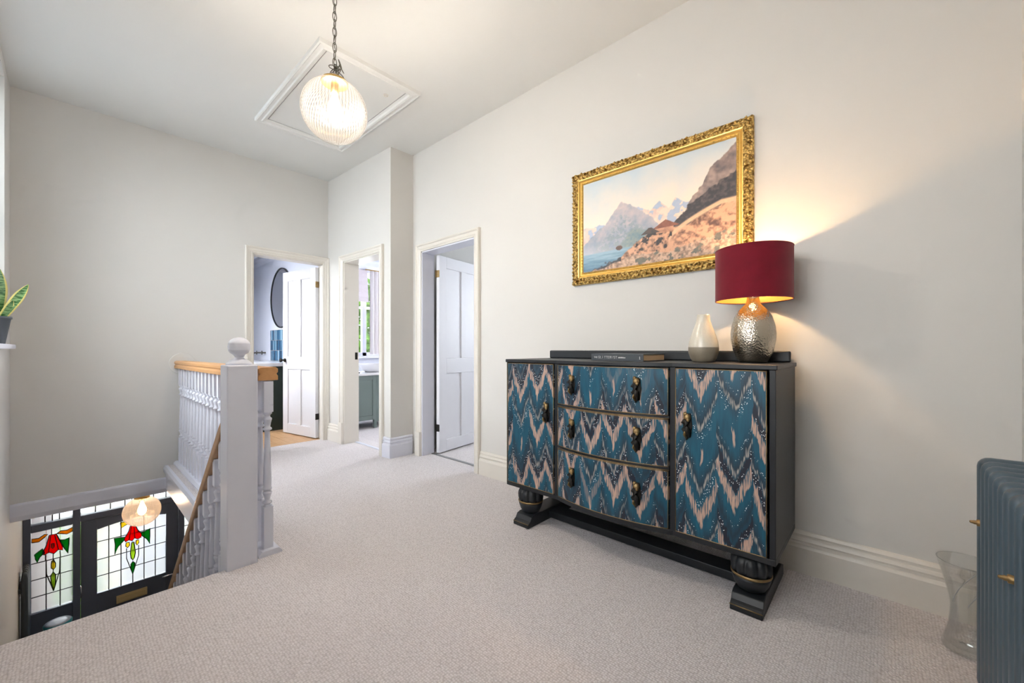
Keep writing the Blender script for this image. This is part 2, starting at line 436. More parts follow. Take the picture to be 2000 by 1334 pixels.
# ------------------------------------------------------------------ shell
mb = MB(); mb.box(XL, XR, YF, YE, -.2, 0); mb.box(XS, XR, YE, YB+.06, -.2, 0)
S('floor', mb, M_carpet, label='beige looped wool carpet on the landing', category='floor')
mb = MB(); mb.box(XR, 6, YF, 3.56, -.2, 0); mb.box(2.07, 6, 3.56, 4.83, -.2, -.002); mb.box(2.16, 6, 4.83, 7, -.2, -.002)
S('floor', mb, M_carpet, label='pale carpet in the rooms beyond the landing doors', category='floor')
mb = MB(); mb.box(XL, 1.9, 1.0, 6.0, ZG-.1, ZG)
S('floor', mb, varied('hall_floor', (120, 110, 100), (100, 92, 84), 5, .5), label='floor of the hall at the foot of the stairs', category='floor')
mb = MB(); mb.box(-.55, 6, YF-.12, 8.0, H, H+.1)
S('ceiling', mb, M_ceil, label='plain off white ceiling of the landing', category='ceiling')

# left wall with stair window and an unseen landing window added for fill
W1 = (2.95, 4.40, 1.08, 2.90); W2 = (0.15, 1.55, 0.95, 2.60)
mb = MB(); x0, x1 = -.55, XL
mb.box(x0, x1, YF-.12, 6.12, ZG, W2[2])
mb.box(x0, x1, YF-.12, W2[0], W2[2], H); mb.box(x0, x1, W2[0], W2[1], W2[3], H)
mb.box(x0, x1, W2[1], W1[0], W2[2], H); mb.box(x0, x1, W1[0], W1[1], W2[2], W1[2]); mb.box(x0, x1, W1[0], W1[1], W1[3], H)
mb.box(x0, x1, W1[1], 6.12, W2[2], H)
S('wall_left', mb, M_wall, label='pale painted wall along the outer side of the stairs', category='wall')
for k, (y0, y1, z0, z1) in enumerate((W1, W2)):
    w = empty('window_%d' % (k+1), (XL-.16, (y0+y1)/2, z0), kind='structure', category='window',
              label=('tall white stair window behind the potted plant', 'unseen white sash window added as fill for the landing')[k])
    fr = MB(); X0, X1 = XL-.20, XL-.15
    fr.box(X0, X1, y0, y0+.06, z0, z1); fr.box(X0, X1, y1-.06, y1, z0, z1); fr.box(X0, X1, y0, y1, z0, z0+.06); fr.box(X0, X1, y0, y1, z1-.06, z1)
    fr.box(X0, X1, y0, y1, (z0+z1)/2-.025, (z0+z1)/2+.025)
    obj('window_frame', fr, M_white, w, (0, 0, 0), .004)
    for a, b in ((z0+.06, (z0+z1)/2-.025), ((z0+z1)/2+.025, z1-.06)):
        obj('pane', MB().box(XL-.178, XL-.172, y0+.06, y1-.06, a, b), M_clear, w)
    obj('window_sill', MB().box(XL-.15, XL+.05, y0-.03, y1+.03 if k else y1+.0, z0-.03, z0), M_white, w, (0, 0, 0), .006)

# front wall (behind the radiator)
S('wall_front', MB().box(XL, XR+.135, YF-.12, YF, 0, H), M_wall, label='painted wall behind the grey radiator', category='wall')

# right wall with door 3
D3 = (2.573, 3.348, 2.005)
mb = MB(); mb.box(XR, XR+.135, YF, D3[0], 0, H); mb.box(XR, XR+.135, D3[0], D3[1], D3[2], H); mb.box(XR, XR+.135, D3[1], YP, 0, H)
S('wall_right', mb, M_wall, label='long off white wall behind the sideboard and painting', category='wall')
# wall with door 2, ending in the pier
D2 = (3.68, 4.40, 2.01)
mb = MB(); T = .16
def seg2(y0, y1, z0, z1): mb.prism([(xp(y0), y0), (xp(y0)+T, y0), (xp(y1)+T, y1), (xp(y1), y1)], z0, z1)
mb.prism([(xp(YP), YP), (6, YP), (6, YP+.12), (xp(YP+.12), YP+.12)], 0, H)
seg2(YP+.12, D2[0], 0, H); seg2(D2[0], D2[1], D2[2], H); seg2(D2[1], YB+.12, 0, H)
S('wall_pier', mb, M_wall, label='projecting pier and short wall around the middle doorway', category='wall')
# back wall with door 1; hangs over the stairwell
D1 = (1.265, 1.982, 2.035)
mb = MB(); y0, y1 = YB, YB+.12
mb.box(XL, XS+.02, y0, y1, -.22, H); mb.box(XS+.02, D1[0], y0, y1, 0, H); mb.box(D1[0], D1[1], y0, y1, D1[2], H); mb.box(D1[1], xp(YB), y0, y1, 0, H)
S('wall_back', mb, M_wall, label='wide back wall over the stairwell beside the bathroom doorway', category='wall')
# downstairs: soffit, side wall, wall round the front door
mb = MB(); mb.box(XL, 1.9, YB+.001, 6.0, -.24, -.2); S('ceiling', mb, M_ceil, label='low hall ceiling above the front door', category='ceiling')
mb = MB(); mb.box(1.75, 1.9, 1.0, 6.12, ZG, -.2); mb.box(XL, 1.9, .9, 1.0, ZG, -.2)
S('wall_hall', mb, M_wall, label='painted wall of the hall below the landing', category='wall')
mb = MB(); mb.box(1.28, 1.9, 6.0, 6.12, ZG, -.2)
S('wall_porch', mb, M_wall, label='painted wall beside the front door downstairs', category='wall')

# fascia round the stairwell
mb = MB(); prof = [(0, -.105), (.018, -.105), (.022, -.118), (.022, -.2), (.012, -.235), (0, -.235)]
mb.skirt(prof, (XL, YB, 0), (XS, YB, 0), (0, -1, 0))
S('trim_1', mb, M_white, label='white board along the foot of the stairwell wall', category='trim')
mb = MB(); prof = [(0, 0), (.02, 0), (.032, -.02), (.032, -.05), (.016, -.07), (.016, -.205), (.006, -.235), (-.02, -.235)]
mb.skirt(prof, (XS, YE+.1, 0), (XS, YB, 0), (-1, 0, 0))
S('trim_2', mb, M_white, label='white apron moulding under the landing balusters', category='trim')
# landing nosing: rounded carpet edge over the stairs
mb = MB(); n = 8
sec = [(YE+.022*math.sin(PI*i/n), -.022+.022*math.cos(PI*i/n)) for i in range(n+1)] + [(YE, -.2)]
mb.prism([(a, b) for a, b in sec], XL, XS-.04, lambda a, b, c: (c, a, b))
S('trim_3', mb, M_carpet, label='rounded carpet nosing at the head of the stairs', category='trim')

# stairs
st = empty('staircase', (.13, 2.9, ZG), label='carpeted straight stair going down to the front door', category='staircase')
NS = 13; rise = -ZG/(NS+1); going = rise/.9216
for i in range(NS):
    z = -(i+1)*rise; y = YE + i*going
    mb = MB(); mb.box(XL+.005, .46, y, y+going+.02, z-.03, z); mb.box(XL+.005, .46, y+going-.02, y+going, z-rise, z-.03)
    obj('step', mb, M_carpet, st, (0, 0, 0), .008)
yb = YE+NS*going
mb = MB(); mb.prism([(YE, -.02), (yb, -.02+(-ZG)*-1+rise), (yb, ZG+.0), (yb-.35, ZG), (YE, -.42)], .461, .490, lambda a, b, c: (c, a, b))
obj('string_board', mb, M_white, st)

# ------------------------------------------------------------------ baseboards
BP = [(0, 0), (.026, 0), (.026, .118), (.021, .128), (.016, .132), (.016, .142), (.020, .150), (.016, .160), (.011, .164), (.011, .170), (.014, .178), (.008, .19), (0, .193)]
AW = .068
def base(name, p0, p1, nrm, e0=0, e1=0, label=None, m=M_cream):
    mb = MB(); mb.skirt(BP, p0, p1, nrm, e0, e1); return S(name, mb, m, label=label, category='baseboard')
base('baseboard_right', (XR, YF, 0), (XR, D3[0]-AW-.004, 0), (-1, 0, 0), -1, 0, 'moulded baseboard running behind the sideboard')
base('baseboard_front', (XL, YF, 0), (XR, YF, 0), (0, 1, 0), -1, -1, 'moulded baseboard behind the radiator')
base('baseboard_pier', (xp(YP), YP, 0), (XR, YP, 0), (0, -1, 0), 1, -1, 'moulded baseboard round the face of the pier', M_white)
d2n = Vector((-1, (XP1-XP0)/(YB-YP), 0)).normalized()
base('baseboard_side', (xp(YP), YP, 0), (xp(D2[0]-AW), D2[0]-AW, 0), d2n, 1, 0, 'short moulded baseboard between the pier and middle door', M_white)
base('baseboard_corner', (xp(D2[1]+AW), D2[1]+AW, 0), (xp(YB), YB, 0), d2n, 0, -1, 'short moulded baseboard in the corner between two doors')
base('baseboard_back', (.70, YB, 0), (D1[0]-AW, YB, 0), (0, -1, 0), 0, 0, 'moulded baseboard under the back wall beside the balusters', M_white)

# ------------------------------------------------------------------ architraves and linings
AP = [(0, 0), (0, .014), (.012, .018), (.018, .015), (.024, .019), (.046, .022), (.052, .030), (.062, .032), (.068, .026), (.068, 0)]
def architrave(name, f, a0, a1, h, label, blocks, m=M_cream):
    """f(a, out, z) -> world"""
    mb = MB(); n = len(AP); vs = []
    for w, d in AP: vs += [f(a0-w, d, 0), f(a0-w, d, h+w), f(a1+w, d, h+w), f(a1+w, d, 0)]
    fs = [(4*i+j, 4*i+j+1, 4*((i+1) % n)+j+1, 4*((i+1) % n)+j) for i in range(n) for j in range(3)]
    mb.add(vs, fs)
    t = S(name, mb, m, label=label, category='door trim')
    for s in blocks:
        b = MB(); lo, hi = (a0-AW-.004, a0+.002) if s < 0 else (a1-.002, a1+AW+.004)
        b.add([f(x, d, z) for z in (0, .235) for x, d in ((lo, 0), (lo, .036), (hi, .036), (hi, 0))], [(0,1,2,3), (7,6,5,4), (0,4,5,1), (1,5,6,2), (2,6,7,3), (3,7,4,0)])
        obj('plinth_block', b, m, t, (0, 0, 0), .004)
    return t
architrave('trim_4', lambda a, d, z: (a, YB-d, z), D1[0], D1[1]-.012, D1[2], 'cream moulded frame round the bathroom doorway', (-1,))
architrave('trim_5', lambda a, d, z: (xp(a)-d, a, z), D2[0], D2[1], D2[2], 'cream moulded frame round the middle doorway', (1,))
architrave('trim_6', lambda a, d, z: (XR-d, a, z), D3[0], D3[1], D3[2], 'cream moulded frame round the doorway nearest the sideboard', (1,))
# linings
mb = MB(); mb.box(D1[0]-.002, D1[0]+.012, YB-.004, YB+.124, 0, D1[2]); mb.box(D1[1]-.012, D1[1]+.002, YB-.004, YB+.124, 0, D1[2]); mb.box(D1[0], D1[1], YB-.004, YB+.124, D1[2]-.012, D1[2])
S('trim_7', mb, M_cream, label='plain lining inside the bathroom doorway', category='door trim')
mb = MB()
for y0, y1, z0, z1 in ((D2[0]-.002, D2[0]+.012, 0, D2[2]), (D2[1]-.012, D2[1]+.002, 0, D2[2]), (D2[0], D2[1], D2[2]-.012, D2[2])):
    mb.prism([(xp(y0)-.004, y0), (xp(y0)+T+.004, y0), (xp(y1)+T+.004, y1), (xp(y1)-.004, y1)], z0, z1)
t7 = S('trim_8', mb, M_cream, label='plain lining inside the middle doorway', category='door trim')
obj('strike_plate', MB().box(xp(D2[1])+.12, xp(D2[1])+.15, D2[1]-.014, D2[1]-.011, .93, 1.01), M_iron, t7)
mb = MB(); mb.box(XR-.004, XR+.139, D3[0]-.002, D3[0]+.012, 0, D3[2]); mb.box(XR-.004, XR+.139, D3[1]-.012, D3[1]+.002, 0, D3[2]); mb.box(XR-.004, XR+.139, D3[0], D3[1], D3[2]-.012, D3[2])
S('trim_9', mb, M_white, label='plain lining inside the doorway nearest the sideboard', category='door trim')
# thresholds
S('trim_10', MB().box(xp(4)+.10, xp(4)+.135, D2[0]+.012, D2[1]-.012, 0, .006), M_white, label='pale threshold bar across the middle doorway', category='trim')
S('trim_11', MB().box(XR+.105, XR+.135, D3[0]+.012, D3[1]-.012, 0, .006), mat('bar_grey', (150, 150, 150), .4, .6), label='thin bar where the carpets meet by the sideboard', category='trim')

# ------------------------------------------------------------------ panelled doors
def leaf(name, hinge, ang, w, h, label, m, flip=1, hinges=((1.86,), (.30,)), knob=None):
    """leaf from hinge along +x of its own frame, thickness towards +y*flip"""
    d = empty(name, hinge, ang, kind='structure', category='door', label=label)
    th = .04*flip; st, tr, lr0, lr1, br = .105, .115, .80, .955, .13; mu = .085
    z0 = .012
    def bx(x0, x1, a, b, za, zb): return MB().box(x0, x1, min(a, b), max(a, b), za, zb)
    fr = MB()
    for x0, x1, za, zb in ((0, st, z0, h), (w-st, w, z0, h), (st, w-st, h-tr, h), (st, w-st, lr0, lr1), (st, w-st, z0, br), ((w-mu)/2, (w+mu)/2, lr1, h-tr), ((w-mu)/2, (w+mu)/2, br, lr0)):
        fr.box(x0, x1, min(0, th), max(0, th), za, zb)
    inrot('door_frame', fr, m, d, .003)
    for x0, x1 in ((st, (w-mu)/2), ((w+mu)/2, w-st)):
        for za, zb in ((br, lr0), (lr1, h-tr)):
            inrot('door_panel', bx(x0-.003, x1+.003, th*.32, th*.68, za-.003, zb+.003), m, d)
    for k, z in enumerate((1.80, .26)):
        hb = MB(); hb.lathe([(.006, -.035), (.006, .035)], 10, (-.006, th*.5-.022*flip, z)); hb.box(-.004, .002, min(0, th), max(0, th), z-.035, z+.035)
        inrot('hinge', hb, M_gold if k == 0 else M_iron, d)
    if knob:
        for s in (-1, 1):
            kb = MB(); yy = (0 if s*flip < 0 else th); 
            kb.tube([(w-.055, yy, knob), (w-.055, yy+s*.012, knob), (w-.055, yy+s*.014, knob), (w-.055, yy+s*.04, knob), (w-.055, yy+s*.046, knob), (w-.055, yy+s*.062, knob), (w-.055, yy+s*.068, knob)], [.024, .024, .009, .009, .022, .026, .012], 14)
            inrot('knob', kb, M_iron if s*flip > 0 else M_brass, d)
    return d
a1 = math.atan2(5.53-4.87, 1.85-1.972)
leaf('door_1', (1.968, YB+.105, 0), a1, .69, 2.0, 'white four panel bathroom door standing ajar inward', M_door, 1, knob=.91)
a3 = math.atan2(.10, .62)
leaf('door_2', (XR+.142, D3[1]-.045, 0), a3, .76, 1.985, 'white four panel door open against the far room', M_door, -1)

# ------------------------------------------------------------------ bathroom
mb = MB(); mb.box(.38, .5, YB+.12, 8, 0, 1.15); mb.box(.38, .5, YB+.12, 5.3, 1.15, 2.6); mb.box(.38, .5, 6.5, 8, 1.15, 2.6); mb.box(.38, .5, 5.3, 6.5, 2.35, 2.6)
mb.box(.38, 2.1, 7.9, 8.0, 0, 2.6); mb.box(2.1, 2.2, YB+.12, 8, 0, 2.6)
S('wall_bathroom', mb, M_bathwall, label='cool white bathroom wall seen through the doorway', category='wall')
mb = MB(); mb.box(.38, 2.2, YB+.12, 8, 2.5, 2.6)
prof = [(0, 2.5), (.09, 2.5), (.07, 2.47), (.03, 2.44), (0, 2.40)]
mb.skirt(prof, (2.1, YB+.12, 0), (2.1, 7.9, 0), (-1, 0, 0)); mb.skirt(prof, (.5, 7.9, 0), (2.1, 7.9, 0), (0, -1, 0))
S('ceiling', mb, M_bathwall, label='white coved bathroom ceiling', category='ceiling')
fl = S('floor', MB().box(.38, 2.2, YB+.06, 8, -.2, -.004), M_mortar, label='oak board floor of the bathroom', category='floor')
k = 0; x = .55
while x < 2.08:
    y = YB+.06 + (-.4 if k % 2 else 0)
    while y < 7.9:
        a, b = max(y, YB+.061), min(y+.8, 7.9)
        if b-a > .02: obj('plank', MB().box(x+.0008, x+.0992, a+.0008, b-.0008, -.01, random.uniform(.0, .0008)), M_board, fl)
        y += .8
    x += .1; k += 1
v = empty('vanity_unit', (1.8, 6.5, 0), label='dark green vanity unit in the bathroom', category='vanity')
mb = MB(); mb.box(1.52, 2.098, 5.80, 7.4, .0, .825); obj('carcass', mb, M_green, v, bevel=.003)
obj('end_panel', MB().box(1.50, 2.098, 5.782, 5.80, .0, .825), M_green, v, bevel=.002)
obj('worktop', MB().box(1.46, 2.099, 5.765, 7.45, .825, .87), M_ctop, v, bevel=.004, label='white stone worktop')
tp = empty('basin_tap', (2.05, 6.95, .87), label='small dark basin tap above the bathroom vanity', category='tap')
mb = MB(); mb.tube([(2.098, 7.35, .99), (2.02, 7.35, .99), (1.93, 7.35, .985), (1.91, 7.35, .96)], .012, 10); obj('spout', mb, M_steel, tp)
for yy in (7.22, 7.48):
    mb = MB(); mb.tube([(2.098, yy, .99), (2.04, yy, .99)], .011, 10); mb.tube([(2.045, yy-.03, .99), (2.045, yy+.03, .99)], .008, 8); mb.tube([(2.045, yy, .96), (2.045, yy, 1.02)], .008, 8); obj('tap_handle', mb, M_steel, tp)
sb = empty('tile_splashback', (2.09, 6.2, .87), label='panel of narrow blue upright tiles behind the bathroom vanity', category='tiles')
obj('backing', MB().box(2.094, 2.0985, 5.86, 6.98, .872, 1.335), M_mortar, sb)
tile_me = MB().box(-.006, .0, -.0095, .0095, 0, .148).mesh('tile'); tile_me.materials.append(M_tile)
for i in range(50):
    for j in range(3):
        obj('tile', tile_me, None, sb, (2.094, 5.875+i*.022, .876+j*.153))
mr = empty('round_mirror', (2.08, 6.49, 1.795), label='round mirror with thin black rim on the bathroom wall', category='mirror')
mb = MB(); R = .43
mb.add([(x_, 6.49+r_*math.cos(2*PI*i/64), 1.795+r_*math.sin(2*PI*i/64)) for x_, r_ in ((2.098, R-.006), (2.076, R-.006), (2.076, R+.008), (2.098, R+.008)) for i in range(64)], [(64*k_+i, 64*k_+(i+1) % 64, 64*((k_+1) % 4)+(i+1) % 64, 64*((k_+1) % 4)+i) for k_ in range(4) for i in range(64)]); obj('rim', mb, M_black, mr)
mb = MB(); mb.prism([(6.49+(R-.004)*math.cos(2*PI*i/64), 1.795+(R-.004)*math.sin(2*PI*i/64)) for i in range(64)], 2.085, 2.098, lambda a, b, c: (c, a, b)); obj('mirror_glass', mb, M_mirror, mr)

# ------------------------------------------------------------------ bedroom beyond the middle door
mb = MB(); mb.box(2.15, 6, 6.6, 6.72, 0, .93); mb.box(2.15, 2.75, 6.6, 6.72, .93, 2.62); mb.box(3.90, 6, 6.6, 6.72, .93, 2.62); mb.box(2.75, 3.90, 6.6, 6.72, 2.42, 2.62); mb.box(5.9, 6, 3.62, 4.3, 0, 2.62); mb.box(5.9, 6, 5.9, 6.6, 0, 2.62); mb.box(5.9, 6, 4.3, 5.9, 0, .9); mb.box(5.9, 6, 4.3, 5.9, 2.4, 2.62)
S('wall_bedroom', mb, M_bathwall, label='white window wall of the room beyond the middle door', category='wall')
mb = MB(); mb.box(2.2, 6, 3.62, 6.72, 2.56, 2.66)
prof = [(0, 2.56), (.11, 2.56), (.08, 2.52), (.03, 2.48), (0, 2.43)]
mb.skirt(prof, (2.2, 6.6, 0), (5.9, 6.6, 0), (0, -1, 0)); S('ceiling', mb, M_bathwall, label='white coved ceiling of the room beyond the middle door', category='ceiling')
w = empty('window_3', (3.3, 6.6, .93), kind='structure', category='window', label='white sash window with garden view beyond the middle door')
mb = MB(); Y0, Y1 = 6.60, 6.66
for x0, x1 in ((2.75, 2.81), (3.395, 3.47), (3.84, 3.90)): mb.box(x0, x1, Y0, Y1, .93, 2.42)
mb.box(2.75, 3.9, Y0, Y1, .93, .99); mb.box(2.75, 3.9, Y0, Y1, 2.36, 2.42); mb.box(2.75, 3.9, Y0+.01, Y1-.01, 1.74, 1.78)
obj('window_frame', mb, M_white, w, bevel=.004)
obj('pane', MB().box(2.81, 3.395, 6.625, 6.631, .99, 2.36), M_clear, w); obj('pane', MB().box(3.47, 3.84, 6.625, 6.631, .99, 2.36), M_clear, w)
obj('window_sill', MB().box(2.70, 3.95, 6.48, 6.62, .89, .93), M_white, w, bevel=.006)
bl = empty('roman_blind', (3.1, 6.55, 2.4), label='pale pink roman blind half drawn over the far window', category='blind')
for i in range(4):
    mb = MB(); z1 = 2.40-i*.13; z0 = z1-.15 if i < 3 else 1.85
    mb.prism([(6.56-.010*i, z1), (6.545-.012*i, z1), (6.535-.012*i, (z0+z1)/2), (6.535-.012*i, z0), (6.548-.012*i, z0)], 2.73, 3.455, lambda a, b, c: (c, a, b)); obj('fabric_fold', mb, M_fabric, bl)
cu = empty('curtain', (3.7, 6.5, .9), label='white pleated curtain beside the far window', category='curtain')
def curtain_strip(x0, x1, zb, zt, yc, k):
    mb = MB(); n = 40; pts = [(x0+(x1-x0)*i/n, yc+.022*math.sin(i/n*2*PI*k)) for i in range(n+1)]
    mb.add([(x, y, zb) for x, y in pts]+[(x, y, zt) for x, y in pts]+[(x, y+.006, zb) for x, y in pts]+[(x, y+.006, zt) for x, y in pts],
           [(i, i+1, n+2+i, n+1+i) for i in range(n)]+[(2*n+2+i, 3*n+3+i, 3*n+4+i, 2*n+3+i) for i in range(n)], True); return mb
obj('fabric', curtain_strip(3.50, 3.86, .96, 2.40, 6.535, 5), M_curtain, cu)
mb = MB(); mb.tube([(3.42, 6.54, 2.41), (3.9, 6.54, 2.41)], .01, 8); obj('pole', mb, M_brass, cu)
ws = empty('washstand', (2.75, 5.2, 0), label='sage grey washstand with white top beyond the middle door', category='washstand')
mb = MB(); mb.box(2.42, 3.22, 5.02, 5.52, .11, .70); obj('carcass', mb, M_sage, ws, bevel=.003)
obj('end_panel', MB().box(2.47, 2.72, 5.008, 5.02, .17, .64), M_sage, ws, bevel=.003)
fr = MB()
for x0, x1, z0, z1 in ((2.42, 2.47, .11, .70), (2.72, 2.775, .11, .70), (2.47, 2.72, .64, .70), (2.47, 2.72, .11, .17)): fr.box(x0, x1, 5.0, 5.02, z0, z1)
obj('panel_frame', fr, M_sage, ws, bevel=.002)
obj('side_panel', MB().box(2.775, 3.22, 5.0, 5.02, .08, .70), M_sage, ws, bevel=.002)
for x0, y0 in ((2.42, 5.0), (2.74, 5.0), (3.18, 5.0), (2.42, 5.48), (3.18, 5.48)):
    mb = MB(); mb.prism([(x0, y0), (x0+.04, y0), (x0+.04, y0+.04), (x0, y0+.04)], 0.0, .11); obj('leg', mb, M_sage, ws)
obj('worktop', MB().box(2.40, 3.24, 4.98, 5.54, .70, .73), M_ctop, ws, bevel=.004)
mb = MB(); mb.lathe([(.10, 0), (.16, .03), (.20, .09), (.205, .115), (.195, .115), (.185, .09), (.15, .04), (.0, .03)], 32, (0, 0, 0), cap=False)
obj('basin', mb, M_ctop, None, (2.86, 5.24, .731), label='white bowl basin on the sage washstand', category='basin')
mb = MB(); mb.lathe([(.035, 0), (.04, .004), (.04, .01), (.02, .02), (.012, .05), (0.004, .06)], 16); obj('soap_dish', mb, M_black, None, (2.55, 5.10, .731), label='small black dish on the sage washstand', category='dish')
# third room
mb = MB(); mb.box(5.9, 6, YF, 1.2, 0, H); mb.box(5.9, 6, 2.8, 3.5, 0, H); mb.box(5.9, 6, 1.2, 2.8, 0, .9); mb.box(5.9, 6, 1.2, 2.8, 2.5, H); mb.box(XR+.135, 6, YF-.12, YF, 0, H)
S('wall_far_room', mb, M_wall, label='wall of the room behind the door nearest the sideboard', category='wall')

# ------------------------------------------------------------------ ceiling hatch
ht = empty('loft_hatch', (1.42, 3.24, H-.03), label='framed loft hatch set in the ceiling above the pendant', category='hatch')
hx0, hx1, hy0, hy1 = 1.05, 1.80, 2.59, 3.90
HP = [(0, 0), (0, .012), (.012, .016), (.02, .028), (.032, .032), (.04, .026), (.058, .022), (.066, .030), (.076, .026), (.076, 0)]
mb = MB(); n = len(HP); vs = []
for w_, d in HP: vs += [(hx0+.076-w_, hy0+.076-w_, H-d), (hx1-.076+w_, hy0+.076-w_, H-d), (hx1-.076+w_, hy1-.076+w_, H-d), (hx0+.076-w_, hy1-.076+w_, H-d)]
mb.add(vs, [(4*i+j, 4*i+(j+1) % 4, 4*((i+1) % n)+(j+1) % 4, 4*((i+1) % n)+j) for i in range(n) for j in range(4)])
obj('frame_moulding', mb, M_ceil, ht)
obj('hatch_panel', MB().box(hx0+.082, hx1-.082, hy0+.082, hy1-.082, H-.01, H-.0005), M_ceil, ht, bevel=.002)
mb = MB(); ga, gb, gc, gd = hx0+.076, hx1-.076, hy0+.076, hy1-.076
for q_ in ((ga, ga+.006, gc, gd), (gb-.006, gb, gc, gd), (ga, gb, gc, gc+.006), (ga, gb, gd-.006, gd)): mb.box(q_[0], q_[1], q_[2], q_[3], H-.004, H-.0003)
obj('painted_gap_shade', mb, M_bark, ht)  # dark strip painted in for the shade of the gap round the panel
mb = MB(); mb.tube([(1.63+.016*math.cos(a), 2.80+.016*math.sin(a), H-.013) for a in [2*PI*i/20 for i in range(20)]], .0035, 6, closed=True); obj('ring_latch', mb, M_cream, ht)

# ------------------------------------------------------------------ balustrade
def baluster_mesh(hh, w=.043):
    mb = MB(); h = w/2
    zb, zt = hh*.25, hh*.815
    mb.box(-h, h, -h, h, 0, zb); mb.box(-h, h, -h, h, zt, hh)
    L = zt-zb
    pr = [(h*.98, 0), (h*.62, .012), (h*.62, .02), (h*1.0, .032), (h*1.0, .045), (h*.55, .06), (h*.72, .10), (h*.98, .135), (h*.98, .15), (h*.62, .162), (h*.98, .175), (h*.98, .19), (h*.86, .205), (h*.92, .26),
          (h*.80, .45), (h*.60, .72), (h*.56, .80), (h*.95, .81), (h*.98, .825), (h*.62, .84), (h*.75, .88), (h*.95, .915), (h*.98, .93), (h*.62, .945), (h*.62, .965), (h*.98, .98), (h*.98, 1.0)]
    mb.lathe([(r, zb+z*L) for r, z in pr], 14)
    return mb.mesh('baluster')
XB = .690
bal = empty('landing_balustrade', (XB, 3.5, 0), label='white turned landing balustrade with oak handrail along the stairwell', category='balustrade')
mb = MB(); sec = [(-.046, .0), (-.046, .022), (-.038, .034), (-.046, .042), (-.046, .060), (-.034, .068), (.034, .068), (.046, .060), (.046, .042), (.038, .034), (.046, .022), (.046, 0)]
mb.bar((XB-.002, 2.325, .888), (XB-.002, YB-.012, .874), sec); obj('handrail', mb, M_oak, bal, bevel=.003, label='honey oak handrail')
mb = MB(); mb.prism([(XB-.052, 0), (XB+.055, 0), (XB+.055, .01), (XB+.04, .028), (XB-.036, .028), (XB-.052, .012)], 2.30, YB-.001, lambda a, b, c: (a, c, b)); obj('base_rail', mb, M_white, bal)
bme = baluster_mesh(.858); bme.materials.append(M_white)
y = 2.348
while y < YB-.05:
    obj('baluster', bme, None, bal, (XB, y, .026)); y += .1185
mb = MB(); mb.prism([(.702+.098*math.cos(2*PI*i/48), .915+.098*math.sin(2*PI*i/48)) for i in range(48)], YB-.014, YB, lambda a, b, c: (a, c, b))
obj('wall_rosette', mb, M_wall, bal, bevel=.004, label='round painted plate where the rail meets the wall')
# newel
NX, NY, hw = .563, 2.337, .064
nw = empty('newel_post', (NX, NY, 0), label='square white newel post with ball finial at the stair head', category='newel post')
obj('post', MB().box(NX-hw, NX+hw, NY-hw, NY+hw, -.199, .972), M_white, nw, bevel=.006, seg=3)
mb = MB(); pr = [(.056, 0), (.056, .008), (.05, .014), (.046, .018), (.040, .024), (.022, .034), (.019, .045), (.026, .056), (.040, .066), (.0455, .078), (.0475, .086), (.0465, .088), (.0485, .092), (.0478, .094), (.049, .098), (.0478, .102), (.0485, .106), (.0465, .110), (.0475, .113), (.044, .124), (.036, .136), (.022, .146), (.008, .150)]
mb.lathe([(r*.98, z*.9) for r, z in pr], 32); obj('ball_finial', mb, M_white, nw, (NX, NY, .972))
# stair rail
XH = .535
sbal = empty('stair_balustrade', (XH, 3.4, -1), label='sloping oak topped stair rail with white turned balusters', category='balustrade')
def zr(y): return .600-(y-2.482)*.9216
mb = MB(); sec = [(-.030, -.012), (-.036, .012), (-.026, .036), (-.012, .042), (.012, .042), (.026, .036), (.036, .012), (.030, -.012)]
mb.bar((XH, NY+hw+.02, zr(NY+hw+.02)), (XH, 4.62, zr(4.62)), sec); obj('handrail', mb, M_oakend, sbal, bevel=.004)
bm2 = baluster_mesh(.78); bm2.materials.append(M_white)
y = 2.49
while y < 4.60:
    zt = zr(y)-.012; obj('baluster', bm2, None, sbal, (XH, y, zt-.78)); y += .122
mb = MB(); mb.box(XH-.042, XH+.05, 4.61, 4.71, ZG, zr(4.65)+.18); obj('lower_newel', mb, M_white, sbal, bevel=.006)

# ------------------------------------------------------------------ front door downstairs
YD = 6.0
def P(mb, x0, x1, z0, z1, y0=YD-.03, y1=YD+.03): return mb.box(x0, x1, y0, y1, z0, z1)
fs = empty('door_frame_1', (.5, YD, ZG), kind='structure', category='door frame', label='dark painted frame round the front door and sidelights')
for x0, x1, z0, z1 in ((-.30, -.25, ZG, -.24), (.02, .073, ZG, -.24), (.845, .895, ZG, -.24), (1.22, 1.28, ZG, -.24), (-.25, .02, -.70, -.63), (.073, .845, -.69, -.632), (.895, 1.22, -.70, -.63)):
    obj('frame_bar', P(MB(), x0, x1, z0, z1, YD-.045, YD+.045), M_navyblack, fs, bevel=.004)
def leadline(mb, pts, r=.0045, y=YD-.008): mb.tube([(x, y, z) for x, z in pts], r, 6); return mb
def pane(par, poly, m, y=YD, th=.004, name='pane'):
    mb = MB(); mb.prism(poly, y-th/2, y+th/2, lambda a, b, c: (a, c, b)); return obj(name, mb, m, par)
def outline(poly): return poly+[poly[0]]
def petal(par, poly, m, y=YD-.012):
    pane(par, poly, m, y, .004, 'coloured_glass'); mb = leadline(MB(), outline(poly), .0042, y); obj('lead_line', mb, M_lead, par)
def rect(a, b, c, d): return [(a, c), (b, c), (b, d), (a, d)]
